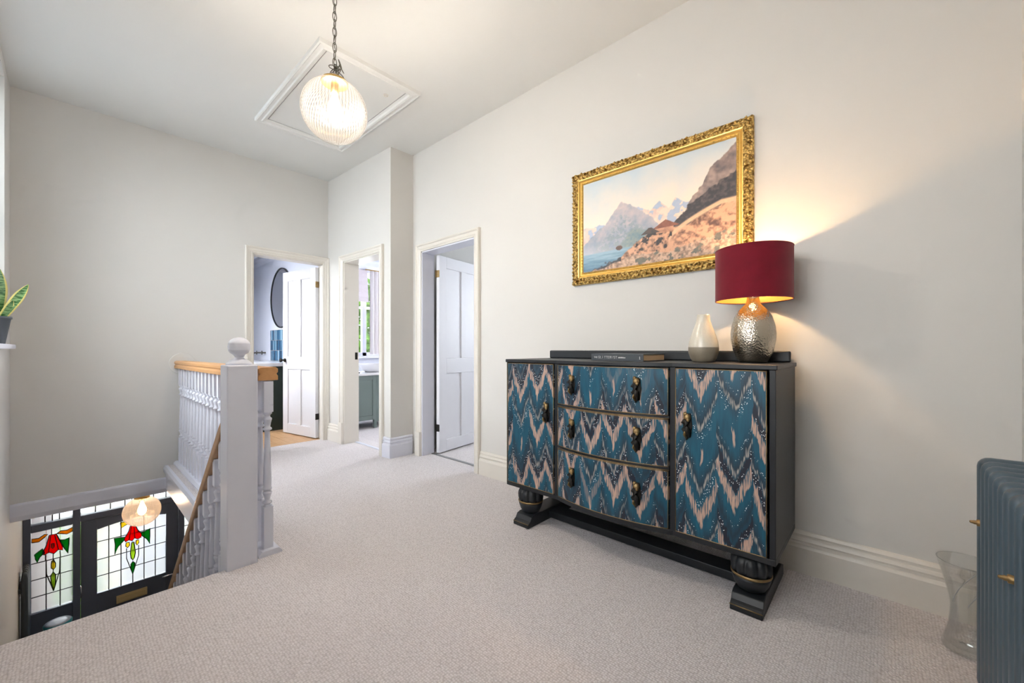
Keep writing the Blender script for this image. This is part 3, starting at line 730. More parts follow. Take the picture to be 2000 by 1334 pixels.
# transom lights above
tr = empty('window_4', (.3, YD, -.45), kind='structure', category='window', label='row of small leaded panes above the front door')
for cols in ([-.25, -.162, -.115, -.069, .02], [.073, .179, .289, .40, .454, .52, .63, .736, .845], [.895, .98, 1.06, 1.14, 1.22]):
    for a, b in zip(cols, cols[1:]): pane(tr, rect(a+.002, b-.002, -.63, -.24), M_frost)
    for a in cols[1:-1]: obj('lead_line', leadline(MB(), [(a, -.63), (a, -.24)]), M_lead, tr)
# left sidelight
def sidelight(name, x0, x1, label, flower):
    w = empty(name, ((x0+x1)/2, YD, -1.5), kind='structure', category='window', label=label)
    obj('lower_panel', P(MB(), x0, x1, ZG, -1.48), M_navyblack, w, bevel=.004)
    k = (x1-x0)/.27; cx = [x0, x0+.095*k, x0+.186*k, x1]; rz = [-1.48, -1.33, -1.165, -1.006, -.70]
    for i in range(3):
        for j in range(4): pane(w, rect(cx[i]+.002, cx[i+1]-.002, rz[j]+.002, rz[j+1]-.002), M_frost)
    for a in cx[1:3]: obj('lead_line', leadline(MB(), [(a, -1.48), (a, -1.006)]), M_lead, w)
    for z in rz[1:4]: obj('lead_line', leadline(MB(), [(x0, z), (x1, z)]), M_lead, w)
    o = x0+.25
    if flower:
        def F(pts): return [(o+a, b) for a, b in pts]
        petal(w, F([(-.135, -.765), (-.09, -.765), (-.072, -.82), (-.048, -.90), (-.047, -.94), (-.075, -.925), (-.105, -.955), (-.135, -.93), (-.17, -.945), (-.178, -.92), (-.155, -.86)]), M_red)
        petal(w, F([(-.12, -.85), (-.105, -.85), (-.102, -.885), (-.112, -.90), (-.122, -.885)]), M_amber, YD-.017)
        obj('lead_line', leadline(MB(), F([(-.125, -.77), (-.14, -.93)]), .003, YD-.015), M_lead, w); obj('lead_line', leadline(MB(), F([(-.1, -.77), (-.075, -.925)]), .003, YD-.015), M_lead, w)
        petal(w, F([(-.068, -.832), (-.035, -.842), (-.004, -.83), (-.006, -.90), (-.013, -.984), (-.035, -.93), (-.052, -.88)]), M_grn)
        petal(w, F([(-.178, -.88), (-.205, -.90), (-.228, -.92), (-.222, -.965), (-.212, -1.002), (-.195, -.955), (-.165, -.925)]), M_grn)
        petal(w, F([(-.245, -.80), (-.20, -.805), (-.165, -.775), (-.145, -.752), (-.165, -.745), (-.20, -.77), (-.245, -.765)]), M_amber)
        petal(w, F([(-.085, -.765), (-.06, -.745), (-.02, -.752), (.018, -.735), (.018, -.775), (-.02, -.79), (-.055, -.775)]), M_amber)
        petal(w, F([(-.118, -1.02), (-.108, -1.01), (-.095, -1.05), (-.095, -1.09), (-.108, -1.11), (-.122, -1.09), (-.122, -1.05)]), M_yel)
        petal(w, F([(-.125, -1.16), (-.11, -1.13), (-.095, -1.16), (-.095, -1.24), (-.108, -1.315), (-.122, -1.24)]), M_lime)
        for pts in ([(-.155, -1.0), (-.152, -1.14), (-.107, -1.318)], [(-.065, -1.0), (-.068, -1.14), (-.107, -1.318)], [(-.11, -.95), (-.109, -1.318)], [(-.12, -.70), (-.12, -.77)], [(-.065, -.94), (-.062, -1.006)], [(-.16, -.94), (-.16, -1.006)]):
            obj('lead_line', leadline(MB(), F(pts), .0038), M_lead, w)
    return w
sidelight('window_5', -.25, .02, 'tall sidelight with red flower stained glass beside the wall', True)
sidelight('window_6', .895, 1.22, 'plain leaded sidelight beyond the front door', False)
# door leaf
fd = empty('door_3', (.46, YD, ZG), kind='structure', category='door', label='dark front door with red flower stained glass and brass letterbox')
gx0, gx1, gz0, gz1 = .19, .735, -1.475, -.785
n = 16; arch = [(gx0+(gx1-gx0)*i/n, -.815+.035*math.sin(PI*i/n)) for i in range(n+1)]
mb = MB(); mb.prism([(gx0, -.692), (gx1, -.692)]+arch[::-1], YD-.022, YD+.022, lambda a, b, c: (a, c, b)); obj('top_rail', mb, M_navyblack, fd)
for x0, x1, z0, z1, nm in ((.076, gx0, ZG+.01, -.692, 'stile'), (gx1, .842, ZG+.01, -.692, 'stile'), (gx0, gx1, -1.80, gz0, 'lock_rail'), (gx0, gx1, ZG+.01, ZG+.22, 'bottom_rail'), (.43, .50, ZG+.22, -1.80, 'mullion')):
    obj(nm, P(MB(), x0, x1, z0, z1, YD-.022, YD+.022), M_navyblack, fd, bevel=.003)
for x0, x1 in ((gx0, .43), (.50, gx1)): obj('door_panel', P(MB(), x0, x1, ZG+.22, -1.80, YD-.008, YD+.008), M_navyblack, fd)
obj('moulding', MB().box(.085, .835, YD-.034, YD-.02, -.715, -.698), M_navyblack, fd, bevel=.004)
dc = [gx0, .277, .369, .461, .552, .645, gx1]; dr = [gz0, -1.303, -1.131, -.945, -.78]
def archz(x): return -.815+.035*math.sin(PI*(x-gx0)/(gx1-gx0))
for i in range(6):
    for j in range(4):
        a, b = dc[i]+.002, dc[i+1]-.002
        if j < 3: pane(fd, rect(a, b, dr[j]+.002, dr[j+1]-.002), M_frost)
        else: pane(fd, [(a, dr[j]+.002), (b, dr[j]+.002), (b, archz(b)), (a, archz(a))], M_frost)
for x in dc[1:-1]:
    if abs(x-.461) > .01: obj('lead_line', leadline(MB(), [(x, gz0), (x, archz(x))]), M_lead, fd)
    else: obj('lead_line', leadline(MB(), [(x, gz0), (x, -1.386)]), M_lead, fd)
for z in dr[1:4]: obj('lead_line', leadline(MB(), [(gx0, z), (gx1, z)]), M_lead, fd)
petal(fd, [(.44, -.862), (.48, -.862), (.50, -.92), (.532, -.97), (.528, -1.01), (.50, -1.02), (.475, -1.0), (.455, -1.025), (.43, -1.005), (.405, -1.02), (.392, -.985), (.41, -.95), (.43, -.91)], M_red)
obj('lead_line', leadline(MB(), [(.45, -.865), (.432, -1.0)], .003, YD-.015), M_lead, fd); obj('lead_line', leadline(MB(), [(.47, -.865), (.478, -1.0)], .003, YD-.015), M_lead, fd)
petal(fd, [(.40, -.965), (.36, -.955), (.317, -.952), (.325, -1.02), (.322, -1.122), (.345, -1.05), (.39, -1.0)], M_grn)
petal(fd, [(.525, -.955), (.56, -.955), (.60, -.935), (.60, -1.02), (.598, -1.105), (.575, -1.045), (.535, -.995)], M_grn)
petal(fd, [(.365, -.80), (.40, -.80), (.43, -.81), (.428, -.83), (.40, -.84), (.37, -.86)], M_yel)
petal(fd, [(.408, -1.03), (.432, -1.03), (.436, -1.065), (.42, -1.085), (.405, -1.065)], M_yel)
petal(fd, [(.487, -1.03), (.508, -1.03), (.51, -1.06), (.495, -1.085), (.485, -1.06)], M_yel)
petal(fd, [(.452, -1.04), (.47, -1.04), (.482, -1.16), (.474, -1.21), (.461, -1.235), (.448, -1.21), (.442, -1.16)], M_lime)
petal(fd, [(.446, -1.27), (.461, -1.25), (.478, -1.27), (.476, -1.32), (.461, -1.386), (.446, -1.32)], M_grn)
for pts in ([(.412, -1.09), (.412, -1.2), (.461, -1.386)], [(.508, -1.09), (.508, -1.2), (.461, -1.386)]): obj('lead_line', leadline(MB(), pts, .0038), M_lead, fd)
lb = obj('letterbox', MB().box(.332, .576, YD-.034, YD-.020, -1.645, -1.562), M_pale, fd, bevel=.004, label='brass letterbox')
obj('flap', MB().box(.345, .563, YD-.039, YD-.033, -1.632, -1.580), M_pale, lb, bevel=.003)
for z in (-1.40, -1.75):
    mb = MB(); mb.lathe([(.008, -.06), (.008, .06)], 10, (.076, YD-.03, z)); obj('hinge', mb, M_chrome, fd)
mb = MB(); mb.tube([(.80, YD-.02, -1.50), (.80, YD-.055, -1.50), (.76, YD-.058, -1.50), (.70, YD-.058, -1.505)], .009, 8); obj('door_handle', mb, M_chrome, fd)

# things in the hall
vr = empty('tall_radiator', (XL+.04, 5.62, -2.5), label='tall dark slate radiator on the wall by the front door', category='radiator')
for i in range(5):
    mb = MB(); yy = 5.50+i*.052; mb.tube([(XL+.035, yy, -2.5), (XL+.035, yy, -2.47), (XL+.035, yy, -.95), (XL+.035, yy, -.905), (XL+.035, yy, -.893)], [.012, .022, .022, .016, .006], 12); obj('column', mb, M_radvert, vr)
for z in (-2.4, -1.05): obj('bracket', MB().box(XL, XL+.03, 5.50, 5.71, z-.02, z+.02), M_radvert, vr)
ct = empty('console_table', (-.08, 5.62, ZG), label='slim dark console table below the stained glass sidelight', category='table')
obj('table_top', MB().box(-.20, .10, 5.52, 5.84, -1.86, -1.83), M_navyblack, ct, bevel=.004)
for x0 in (-.19, .06):
    for y0 in (5.53, 5.80): obj('leg', MB().box(x0, x0+.03, y0, y0+.03, ZG, -1.86), M_navyblack, ct)
ds = empty('storage_drum', (-.075, 5.66, -1.83), label='turquoise round drum with pale lid before the stained glass', category='drum')
mb = MB(); mb.lathe([(.085, 0), (.092, .01), (.092, .30), (.086, .315)], 32, (-.075, 5.66, -1.829)); obj('drum_body', mb, M_teal, ds)
mb = MB(); mb.lathe([(.088, 0), (.094, .006), (.094, .02), (.086, .028), (.06, .03), (.058, .022), (.0, .02)], 32, (-.075, 5.66, -1.513), cap=False); ld = obj('lid', mb, M_teal, ds); obj('lid_top', MB().lathe([(.084, .0285), (.086, .0295), (.055, .033), (.0, .034)], 32, (-.075, 5.66, -1.513), cap=False), M_teallid, ld)

# outside the front door
S('ground', MB().box(-6, 8, 6.12, 14, ZG-.3, ZG-.12), M_ground, label='paved ground outside the front door', category='ground')
br = empty('brick_pier', (-.40, 6.7, ZG), label='red brick porch pier seen through the sidelight', category='pier')
obj('mortar_core', MB().box(-.545, -.140, 6.505, 6.895, ZG-.12, -.3), M_mortar, br)
bk = MB().box(0, .105, 0, .2, 0, .066).mesh('brick'); bk.materials.append(M_brick)
bk2 = MB().box(0, .205, 0, .105, 0, .066).mesh('brick'); bk2.materials.append(M_brick)
z = ZG-.1; row = 0
while z < -.4:
    for yy in ((6.5, 6.71) if row % 2 else (6.5, 6.605, 6.71)):
        obj('brick', bk, None, br, (-.240, yy, z))
    for xx in ((-.55, -.34) if row % 2 else (-.45, )): obj('brick', bk2, None, br, (xx, 6.498, z))
    z += .075; row += 1
def bush(name, c, r, rz, m, n, label, cat='bush', trunk=0, size=.09, group=None):
    b = empty(name, (c[0], c[1], c[2]-rz), label=label, category=cat, group=group)
    rnd = random.Random(sum(map(ord, label))); mb = MB()
    for _ in range(n):
        d = Vector((rnd.gauss(0, 1), rnd.gauss(0, 1), rnd.gauss(0, 1))).normalized(); q = rnd.uniform(.6, 1.0)
        p = Vector(c)+Vector((d.x*r*q, d.y*r*q, d.z*rz*q)); s = size*rnd.uniform(.6, 1.3)
        a = Vector((rnd.gauss(0, 1), rnd.gauss(0, 1), rnd.gauss(0, 1))).normalized(); e = a.cross(d+Vector((.01, .02, .03))).normalized()
        mb.add([p-a*s, p+e*s*.45+d*s*.15, p+a*s, p-e*s*.45+d*s*.15], [(0, 1, 2), (0, 2, 3)])
    f = obj('foliage', mb, m, b, kind='stuff')
    if trunk:
        t = MB(); t.tube([(c[0], c[1], c[2]-rz-trunk), (c[0]+.05, c[1], c[2]-rz*.5), (c[0], c[1]+.1, c[2]+rz*.3)], [.14, .10, .03], 8); obj('trunk', t, M_bark, b)
    return b
bush('garden_shrub', (.0, 7.6, ZG+.75), .30, .85, M_foliage, 900, 'green garden shrub outside the front door', size=.07)
bush('golden_shrub', (.40, 9.0, ZG+.80), .30, .9, varied('golden_leaf', (214, 190, 90), (170, 170, 60), 6, .6), 700, 'golden yellow shrub outside the front door', size=.06)
bush('flowering_shrub', (.84, 8.1, ZG+.75), .34, .80, M_bluefl, 900, 'blue flowering shrub outside the front door', size=.07)
bush('garden_tree', (4.7, 9.6, .6), 1.5, 2.3, M_foliage, 3500, 'leafy green tree outside the far window', 'tree', 1.0, .14)

# ------------------------------------------------------------------ pendants
def pendant(name, c, R, ztop, label, power, colr, links, bulbm, gm):
    x, y, z = c
    t = empty(name, (x, y, z+R), label=label, category='pendant light', group='ribbed glass globe lights')
    k = 46
    prof = [(max(math.sin(PI*(.085+.905*i/k))*R, .003), math.cos(PI*(.085+.905*i/k))*R) for i in range(k+1)][::-1]
    mb = MB(); mb.lathe(prof, 192, (0, 0, 0), rib=lambda a, r, zz: .030*abs(math.sin(a*32))*(1 if abs(zz) < R*.93 else .2), cap=False)
    obj('glass_globe', mb, gm, t, (x, y, z))
    mb = MB(); mb.lathe([(R*.40, R*.90), (R*.42, R*.92), (R*.42, R*.98), (R*.38, R*1.01), (R*.30, R*1.05), (R*.14, R*1.07), (R*.09, R*1.12), (R*.07, R*1.2)], 40, (x, y, z)); obj('gallery_cap', mb, M_brass, t)
    mb = MB(); mb.lathe([(.012, .075), (.014, .05), (.022, .03), (.032, 0), (.033, -.02), (.026, -.045), (.010, -.058)], 20, (x, y, z+.02)); obj('bulb', mb, bulbm, t)
    mb = MB(); mb.lathe([(.018, 0), (.018, .06)], 16, (x, y, z+.085)); obj('lamp_holder', mb, M_brass, t)
    if links:
        zc = z+R*1.2; i = 0; L = .044
        while zc < ztop-.02:
            cz = zc+L*.5; pts = []
            for j in range(16):
                a = 2*PI*j/16; px = .0095*math.cos(a); pz = (L*.5+.002)*math.sin(a)
                pts.append((x+(px if i % 2 else 0), y+(0 if i % 2 else px), cz+pz))
            obj('chain_link', MB().tube(pts, 0.0019, 6, closed=True), M_steel, t); zc += L*.86; i += 1
        rnd = random.Random(3)
        for i in range(9):
            ax = Vector((rnd.gauss(0, 1), rnd.gauss(0, 1), rnd.gauss(0, .6))).normalized(); e = ax.orthogonal().normalized(); f = ax.cross(e)
            cc = Vector((x+rnd.uniform(-.012, .03), y+rnd.uniform(-.03, .012), z+R*1.16+rnd.uniform(0, .07)))
            obj('chain_link', MB().tube([cc+e*.010*math.cos(2*PI*j/14)+f*.019*math.sin(2*PI*j/14) for j in range(14)], .0022, 6, closed=True), M_steel, t)
        mb = MB(); mb.tube([(x+.004*math.sin(i*1.3), y+.004*math.cos(i*1.3), z+R*1.05+i*(ztop-z-R*1.05)/30) for i in range(31)], .0016, 6); obj('flex', mb, M_steel, t)
        mb = MB(); mb.lathe([(.008, -.05), (.02, -.04), (.045, -.02), (.055, -.006), (.055, 0)], 32, (x, y, ztop)); obj('ceiling_rose', mb, M_brass, t)
    else:
        mb = MB(); mb.lathe([(.01, R*1.1), (.01, ztop-z-.02), (.05, ztop-z-.012), (.05, ztop-z-.0005)], 24, (x, y, z)); obj('ceiling_rose', mb, M_brass, t)
    point(name+'_light', (x, y, z+.03), power, colr, .05)
    return t
GP = (.878, 1.985, 2.215)
pendant('pendant_light', GP, .148, H, 'ribbed glass globe pendant hanging from a chain over the landing', 84, (1, .90, .80), True, M_bulb, M_globe)
pendant('hall_light', (.46, 5.15, -.475), .135, -.24, 'peach glowing ribbed glass globe over the downstairs hall', 16, (1, .80, .6), False, M_bulbsoft, M_globe2)

# ------------------------------------------------------------------ sideboard
SX, SXB = 1.83, 2.285
s0, s1 = .305, 1.722
sd = empty('sideboard', ((SX+SXB)/2, 1.01, 0), label='black sideboard with blue ikat doors and drawers on bulbous feet', category='sideboard')
YA, YBb = .699, 1.340        # bowed middle between the two dividers
def bowx(y, b=.056):
    if y <= YA or y >= YBb: return SX
    u = (y-(YA+YBb)/2)/((YBb-YA)/2); return SX-b*(1-u*u)
def bowpoly(y0, y1, off, back, n=16):
    ys = [y0+(y1-y0)*i/n for i in range(n+1)]
    return [(bowx(y)+off, y) for y in ys]+[(back, y1), (back, y0)]
full = [(SX, s0)]+[(bowx(YA+(YBb-YA)*i/20), YA+(YBb-YA)*i/20) for i in range(21)]+[(SX, s1), (SXB, s1), (SXB, s0)]
def grow(poly, d): return [(x-d if x < 2 else x, y+(-d if y < .5 else d if y > 1.5 else 0)) for x, y in poly]
obj('top', MB().prism(grow(full, .006), .968, .987), M_black, sd, bevel=.003)
obj('bottom_board', MB().prism(full, .212, .236), M_black, sd, bevel=.002)
for y0, y1 in ((s0, s0+.022), (s1-.014, s1)): obj('side_panel', MB().box(SX, SXB, y0, y1, .236, .968), M_black, sd, bevel=.002)
for y0, y1 in ((.686, .711), (1.326, 1.354)): obj('divider', MB().box(SX-.003, SXB, y0, y1, .236, .968), M_black, sd, bevel=.002)
obj('back_board', MB().box(SXB-.01, SXB, s0+.022, s1-.014, .236, .968), M_black, sd)
for z0, z1 in ((.735, .747), (.503, .516)):
    r = obj('rail', MB().prism(bowpoly(.711, 1.326, -.004, SXB-.02), z0, z1), M_black, sd, bevel=.002)
    mb = MB(); mb.tube([(bowx(.711+.615*i/20)-.006, .711+.615*i/20, z0+.001) for i in range(21)], .0022, 6); obj('gilt_edge', mb, M_gold, r)
obj('upstand', MB().prism([(SXB-.036, s0+.012), (SXB-.018, s0+.012), (SXB-.018, s1-.012), (SXB-.036, s1-.012)], .987, 1.040), M_black, sd, bevel=.008, seg=3)
rnd = random.Random(11)
def handle(parent, x, y, z, s=1.0):
    """cast drop pull: knobbed head, twisted body, pointed tail"""
    h = empty('handle', (x, y, z), parent=parent)
    mb = MB()
    mb.blob((x-.010, y, z+.038*s), .013, .016*s, .017*s, 12, 8); mb.blob((x-.014, y+.006, z+.052*s), .008, .009*s, .010*s, 10, 6); mb.blob((x-.016, y-.006, z+.028*s), .008, .008*s, .010*s, 10, 6)
    obj('head', mb, M_gold, h)
    mb = MB(); mb.tube([(x-.006, y+.002, z+.030*s), (x-.018, y+.008, z+.012*s), (x-.022, y+.004, z-.008*s), (x-.018, y-.004, z-.028*s), (x-.012, y-.002, z-.046*s), (x-.008, y+.003, z-.060*s)], [.012*s, .015*s, .016*s, .013*s, .008*s, .003*s], 12)
    obj('drop', mb, M_iron, h)
    mb = MB(); mb.tube([(x-.002, y, z-.02*s), (x-.030, y+.003, z-.012*s), (x-.033, y+.002, z-.034*s), (x-.02, y, z-.052*s)], [.004, .006, .007, .003], 8); obj('leaf_curl', mb, M_gold, h)
    obj('back_plate', MB().prism([(y-.013*s, z-.05*s), (y+.013*s, z-.05*s), (y+.02*s, z), (y+.013*s, z+.055*s), (y-.013*s, z+.055*s), (y-.02*s, z)], x-.003, x+.002, lambda a, b, c: (c, a, b)), M_iron, h, bevel=.002)
def gilt(parent, y0, y1, z0, z1, off):
    mb = MB()
    for yy, zz in (((y0, y1), (z0, z0)), ((y0, y1), (z1, z1)), ((y0, y0), (z0, z1)), ((y1, y1), (z0, z1))):
        n = 16 if yy[0] != yy[1] else 1
        mb.tube([(bowx(yy[0]+(yy[1]-yy[0])*i/n)+off, yy[0]+(yy[1]-yy[0])*i/n, zz[0]+(zz[1]-zz[0])*i/n) for i in range(n+1)], .0018, 5)
    obj('gilt_edge', mb, M_gold, parent)
for y0, y1, hy, hz in ((1.357, 1.706, 1.402, .69), (.334, .684, .630, .715)):
    d = obj('door', MB().box(SX-.008, SX+.012, y0, y1, .240, .964), M_ikat, sd, bevel=.002)
    gilt(d, y0+.001, y1-.001, .241, .963, -.0085); handle(d, SX-.009, hy, hz, 1.0)
for z0, z1 in ((.240, .501), (.518, .733), (.749, .964)):
    d = obj('drawer', MB().prism(bowpoly(.714, 1.323, -.008, SX+.02), z0, z1), M_ikat, sd)
    gilt(d, .715, 1.322, z0+.002, z1-.002, -.0085)
    zc = (z0+z1)/2+.005
    for yy in (1.205, .845): handle(d, bowx(yy)-.009, yy, zc, .9 if yy > 1 else 1.0)
# sled feet with melon bulbs
for yc in (.402, 1.583):
    f = empty('foot', (2.0, yc, 0), parent=sd)
    prof = [(1.802, .0), (1.802, .022), (1.812, .030), (1.822, .036), (1.835, .058), (1.86, .066), (2.20, .066), (2.24, .05), (2.25, 0)]
    obj('foot_block', MB().prism(prof, yc-.058, yc+.058, lambda a, b, c: (a, c, b)), M_black, f, bevel=.003)
    mb = MB(); mb.tube([(1.801, yc-.058, .024), (1.801, yc+.058, .024)], .002, 6); obj('gilt_line', mb, M_gold, f)
    cx = 1.895
    pr = [(.040, 0), (.052, .008), (.064, .028), (.071, .05), (.073, .064)]
    mb = MB(); mb.lathe(pr, 48, (cx, yc, .066)); obj('bulb_cup', mb, M_black, f)
    mb = MB(); mb.lathe([(.0735, .063), (.0755, .066), (.0755, .071), (.0735, .074)], 48, (cx, yc, .066), cap=False); obj('gilt_band', mb, M_gold, f)
    mb = MB(); mb.lathe([(.070, .073), (.074, .085), (.075, .105), (.073, .120), (.066, .134), (.054, .144), (.045, .148)], 96, (cx, yc, .066), rib=lambda a, r, z: .15*(abs(math.sin(a*5+.4))**.6-.8)); obj('melon_bulb', mb, M_black, f)
    obj('back_block', MB().box(2.17, 2.24, yc-.045, yc+.045, .060, .214), M_black, f, bevel=.004)
obj('stretcher', MB().box(2.00, 2.11, .455, 1.53, .012, .052), M_black, sd, bevel=.003)

# on the sideboard
lp = empty('table_lamp', (2.145, .448, .988), label='silver hammered table lamp with burgundy drum shade', category='lamp')
lx, ly, lz = 2.145, .448, .9885
pr = [(.052, 0), (.056, .003), (.066, .020), (.080, .055), (.0885, .10), (.0895, .13), (.086, .165), (.075, .205), (.058, .235), (.042, .252), (.030, .265), (.025, .280), (.024, .298)]
mb = MB(); mb.lathe([(r_*1.03, z_*1.02) for r_, z_ in pr], 64, (lx, ly, lz)); obj('lamp_base', mb, M_mercury, lp)
mb = MB(); mb.lathe([(.018, .296), (.018, .38)], 16, (lx, ly, lz)); obj('lamp_holder', mb, M_brass, lp)
mb = MB(); mb.blob((lx, ly, lz+.41), .028, .028, .036, 16, 10); obj('bulb', mb, M_bulbsoft, lp)
z0, z1, R = .288, .522, .157
mb = MB(); mb.lathe([(R, z0), (R, z1)], 64, (lx, ly, lz), cap=False); sh = obj('lamp_shade', mb, M_velvet, lp, label='burgundy velvet drum shade')
mb = MB(); mb.lathe([(R-.003, z0), (R-.003, z1)], 64, (lx, ly, lz), cap=False); obj('shade_lining', mb, M_shadein, sh, label='gold lining')
mb = MB()
for z in (z0, z1): mb.tube([(lx+(R-.001)*math.cos(2*PI*i/64), ly+(R-.001)*math.sin(2*PI*i/64), lz+z) for i in range(64)], .0025, 6, closed=True)
obj('shade_rim', mb, M_velvet, sh)
mb = MB()
for i in range(3):
    a = 2*PI*i/3+.3; mb.tube([(lx+.018*math.cos(a), ly+.018*math.sin(a), lz+.34), (lx+(R-.003)*math.cos(a), ly+(R-.003)*math.sin(a), lz+z0+.02)], .0018, 5)
obj('shade_spider', mb, M_brass, lp)
point('table_lamp_light', (lx, ly, lz+.425), 40, (1, .62, .30), .03)

pr = [(.044, 0), (.048, .002), (.058, .018), (.0665, .045), (.0675, .065), (.064, .095), (.054, .13), (.041, .165), (.031, .195), (.0275, .222), (.0285, .226), (.025, .226), (.024, .20), (.03, .17), (.045, .12), (.05, .06), (.03, .01)]
mb = MB(); mb.lathe(pr, 48, (0, 0, 0)); obj('ceramic_vase', mb, M_vase, None, (2.06, .640, .988), label='cream and taupe bottle shaped ceramic vase beside the lamp', category='vase')

bk_ = empty('hardback_book', (2.06, 1.03, .987), -.035, label='grey hardback art book lying on the sideboard', category='book')
hw_, hl = .125, .152
inrot('cover', MB().box(-hw_, hw_, -hl, hl, 0.0005, .004).box(-hw_, hw_, -hl, hl, .033, .037).box(-hw_, -hw_+.004, -hl, hl, .004, .033), M_bookcover, bk_)
inrot('pages', MB().box(-hw_+.004, hw_-.004, -hl+.004, hl-.004, .004, .033), M_page, bk_)
mbp = MB()                                         # spine print
rnd = random.Random(5)
def glyph(y, z, h, s):
    for (a0, b0, a1, b1) in s:
        mbp.box(-hw_-.0006, -hw_+.0002, y-h*max(a0, a1)-.0006, y-h*min(a0, a1)+.0006, z+h*min(b0, b1)-.0006, z+h*max(b0, b1)+.0006)
LT = {'T': [(0,1,.7,1),(.35,0,.35,1)], 'H': [(0,0,0,1),(.6,0,.6,1),(0,.5,.6,.5)], 'E': [(0,0,0,1),(0,0,.6,0),(0,.5,.5,.5),(0,1,.6,1)], 'G': [(0,0,0,1),(0,0,.6,0),(0,1,.6,1),(.6,0,.6,.45),(.3,.45,.6,.45)],
      'L': [(0,0,0,1),(0,0,.55,0)], 'I': [(.15,0,.15,1)], 'C': [(0,0,0,1),(0,0,.6,0),(0,1,.6,1)], 'S': [(0,0,.6,0),(.6,0,.6,.5),(0,.5,.6,.5),(0,.5,0,1),(0,1,.6,1)], 'R': [(0,0,0,1),(0,1,.55,1),(.55,.5,.55,1),(0,.5,.55,.5),(.5,0,.5,.5)], 'N': [(0,0,0,1),(.55,0,.55,1),(.2,.4,.35,.6)]}
y = hl-.018
for chx in 'THE':
    glyph(y, .014, .008, LT[chx]); y -= .008
y -= .004
for chx in 'GLITTERIST':
    glyph(y, .013, .012, LT[chx]); y -= .0115
y -= .004
for i in range(8): mbp.box(-hw_-.0006, -hw_+.0002, y-.0035, y, .0145, .0145+rnd.uniform(.004, .007)); y -= .0052
glyph(-hl+.022, .011, .014, [(0,0,.4,0),(.1,.25,.3,.25),(.2,0,.2,1),(.05,.6,.35,.6)])
inrot('spine_title', mbp, M_print, bk_, label='pale lettering on the spine')

# ------------------------------------------------------------------ painting
PX, py0, py1, pz0, pz1, FW = XR-.002, .482, 1.565, 1.480, 2.227, .080
pc = empty('framed_painting', (XR-.02, (py0+py1)/2, pz0), label='alpine lake painting in an ornate gilt frame', category='painting')
def ring(mb, prof, cuts=1):
    """profile (inward, out) round the rectangle, mitred"""
    n = len(prof); vs = []
    for w_, d in prof:
        for yy, zz in ((py0+w_, pz0+w_), (py1-w_, pz0+w_), (py1-w_, pz1-w_), (py0+w_, pz1-w_)): vs.append((PX-d, yy, zz))
    mb.add(vs, [(4*i+j, 4*i+(j+1) % 4, 4*((i+1) % n)+(j+1) % 4, 4*((i+1) % n)+j) for i in range(n) for j in range(4)]); return mb
mb = ring(MB(), [(0, 0), (0, .016), (.004, .022), (.010, .024), (.040, .030), (.046, .026), (.046, 0)])
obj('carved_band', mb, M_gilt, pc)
# raised leaf scrolls all round the carved band
mb = MB(); rnd = random.Random(21); per = 2*((py1-py0)+(pz1-pz0)); n = 300
for i in range(n):
    t = per*i/n; w_ = .012+.022*(i % 2)+rnd.uniform(-.004, .004); a, b = py1-py0, pz1-pz0
    if t < a: yy, zz, th = py0+t, pz0+w_, 0
    elif t < a+b: yy, zz, th = py1-w_, pz0+t-a, PI/2
    elif t < 2*a+b: yy, zz, th = py1-(t-a-b), pz1-w_, PI
    else: yy, zz, th = py0+w_, pz1-(t-2*a-b), 1.5*PI
    th += (.8 if i % 2 else -.8)+rnd.uniform(-.4, .4); rot = Matrix.Rotation(th, 3, 'X')
    yy = min(max(yy, py0+.008), py1-.008); zz = min(max(zz, pz0+.008), pz1-.008)
    mb.blob((PX-.028, yy, zz), .008, .011, .0055, 6, 4, rot)
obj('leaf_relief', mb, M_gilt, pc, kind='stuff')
obj('inner_moulding', ring(MB(), [(.046, 0), (.046, .024), (.052, .022), (.060, .014), (.066, .015), (.070, .018), (.074, .016), (FW, .010), (FW, 0)]), M_giltplain, pc)
mb = MB(); 
for i in range(150):
    t = i/150*2*((py1-py0-2*.072)+(pz1-pz0-2*.072)); a, b = py1-py0-.144, pz1-pz0-.144
    if t < a: yy, zz = py0+.072+t, pz0+.072
    elif t < a+b: yy, zz = py1-.072, pz0+.072+t-a
    elif t < 2*a+b: yy, zz = py1-.072-(t-a-b), pz1-.072
    else: yy, zz = py0+.072, pz1-.072-(t-2*a-b)
    mb.blob((PX-.018, yy, zz), .004, .0045, .0045, 6, 4)
obj('bead_row', mb, M_giltplain, pc, kind='stuff')

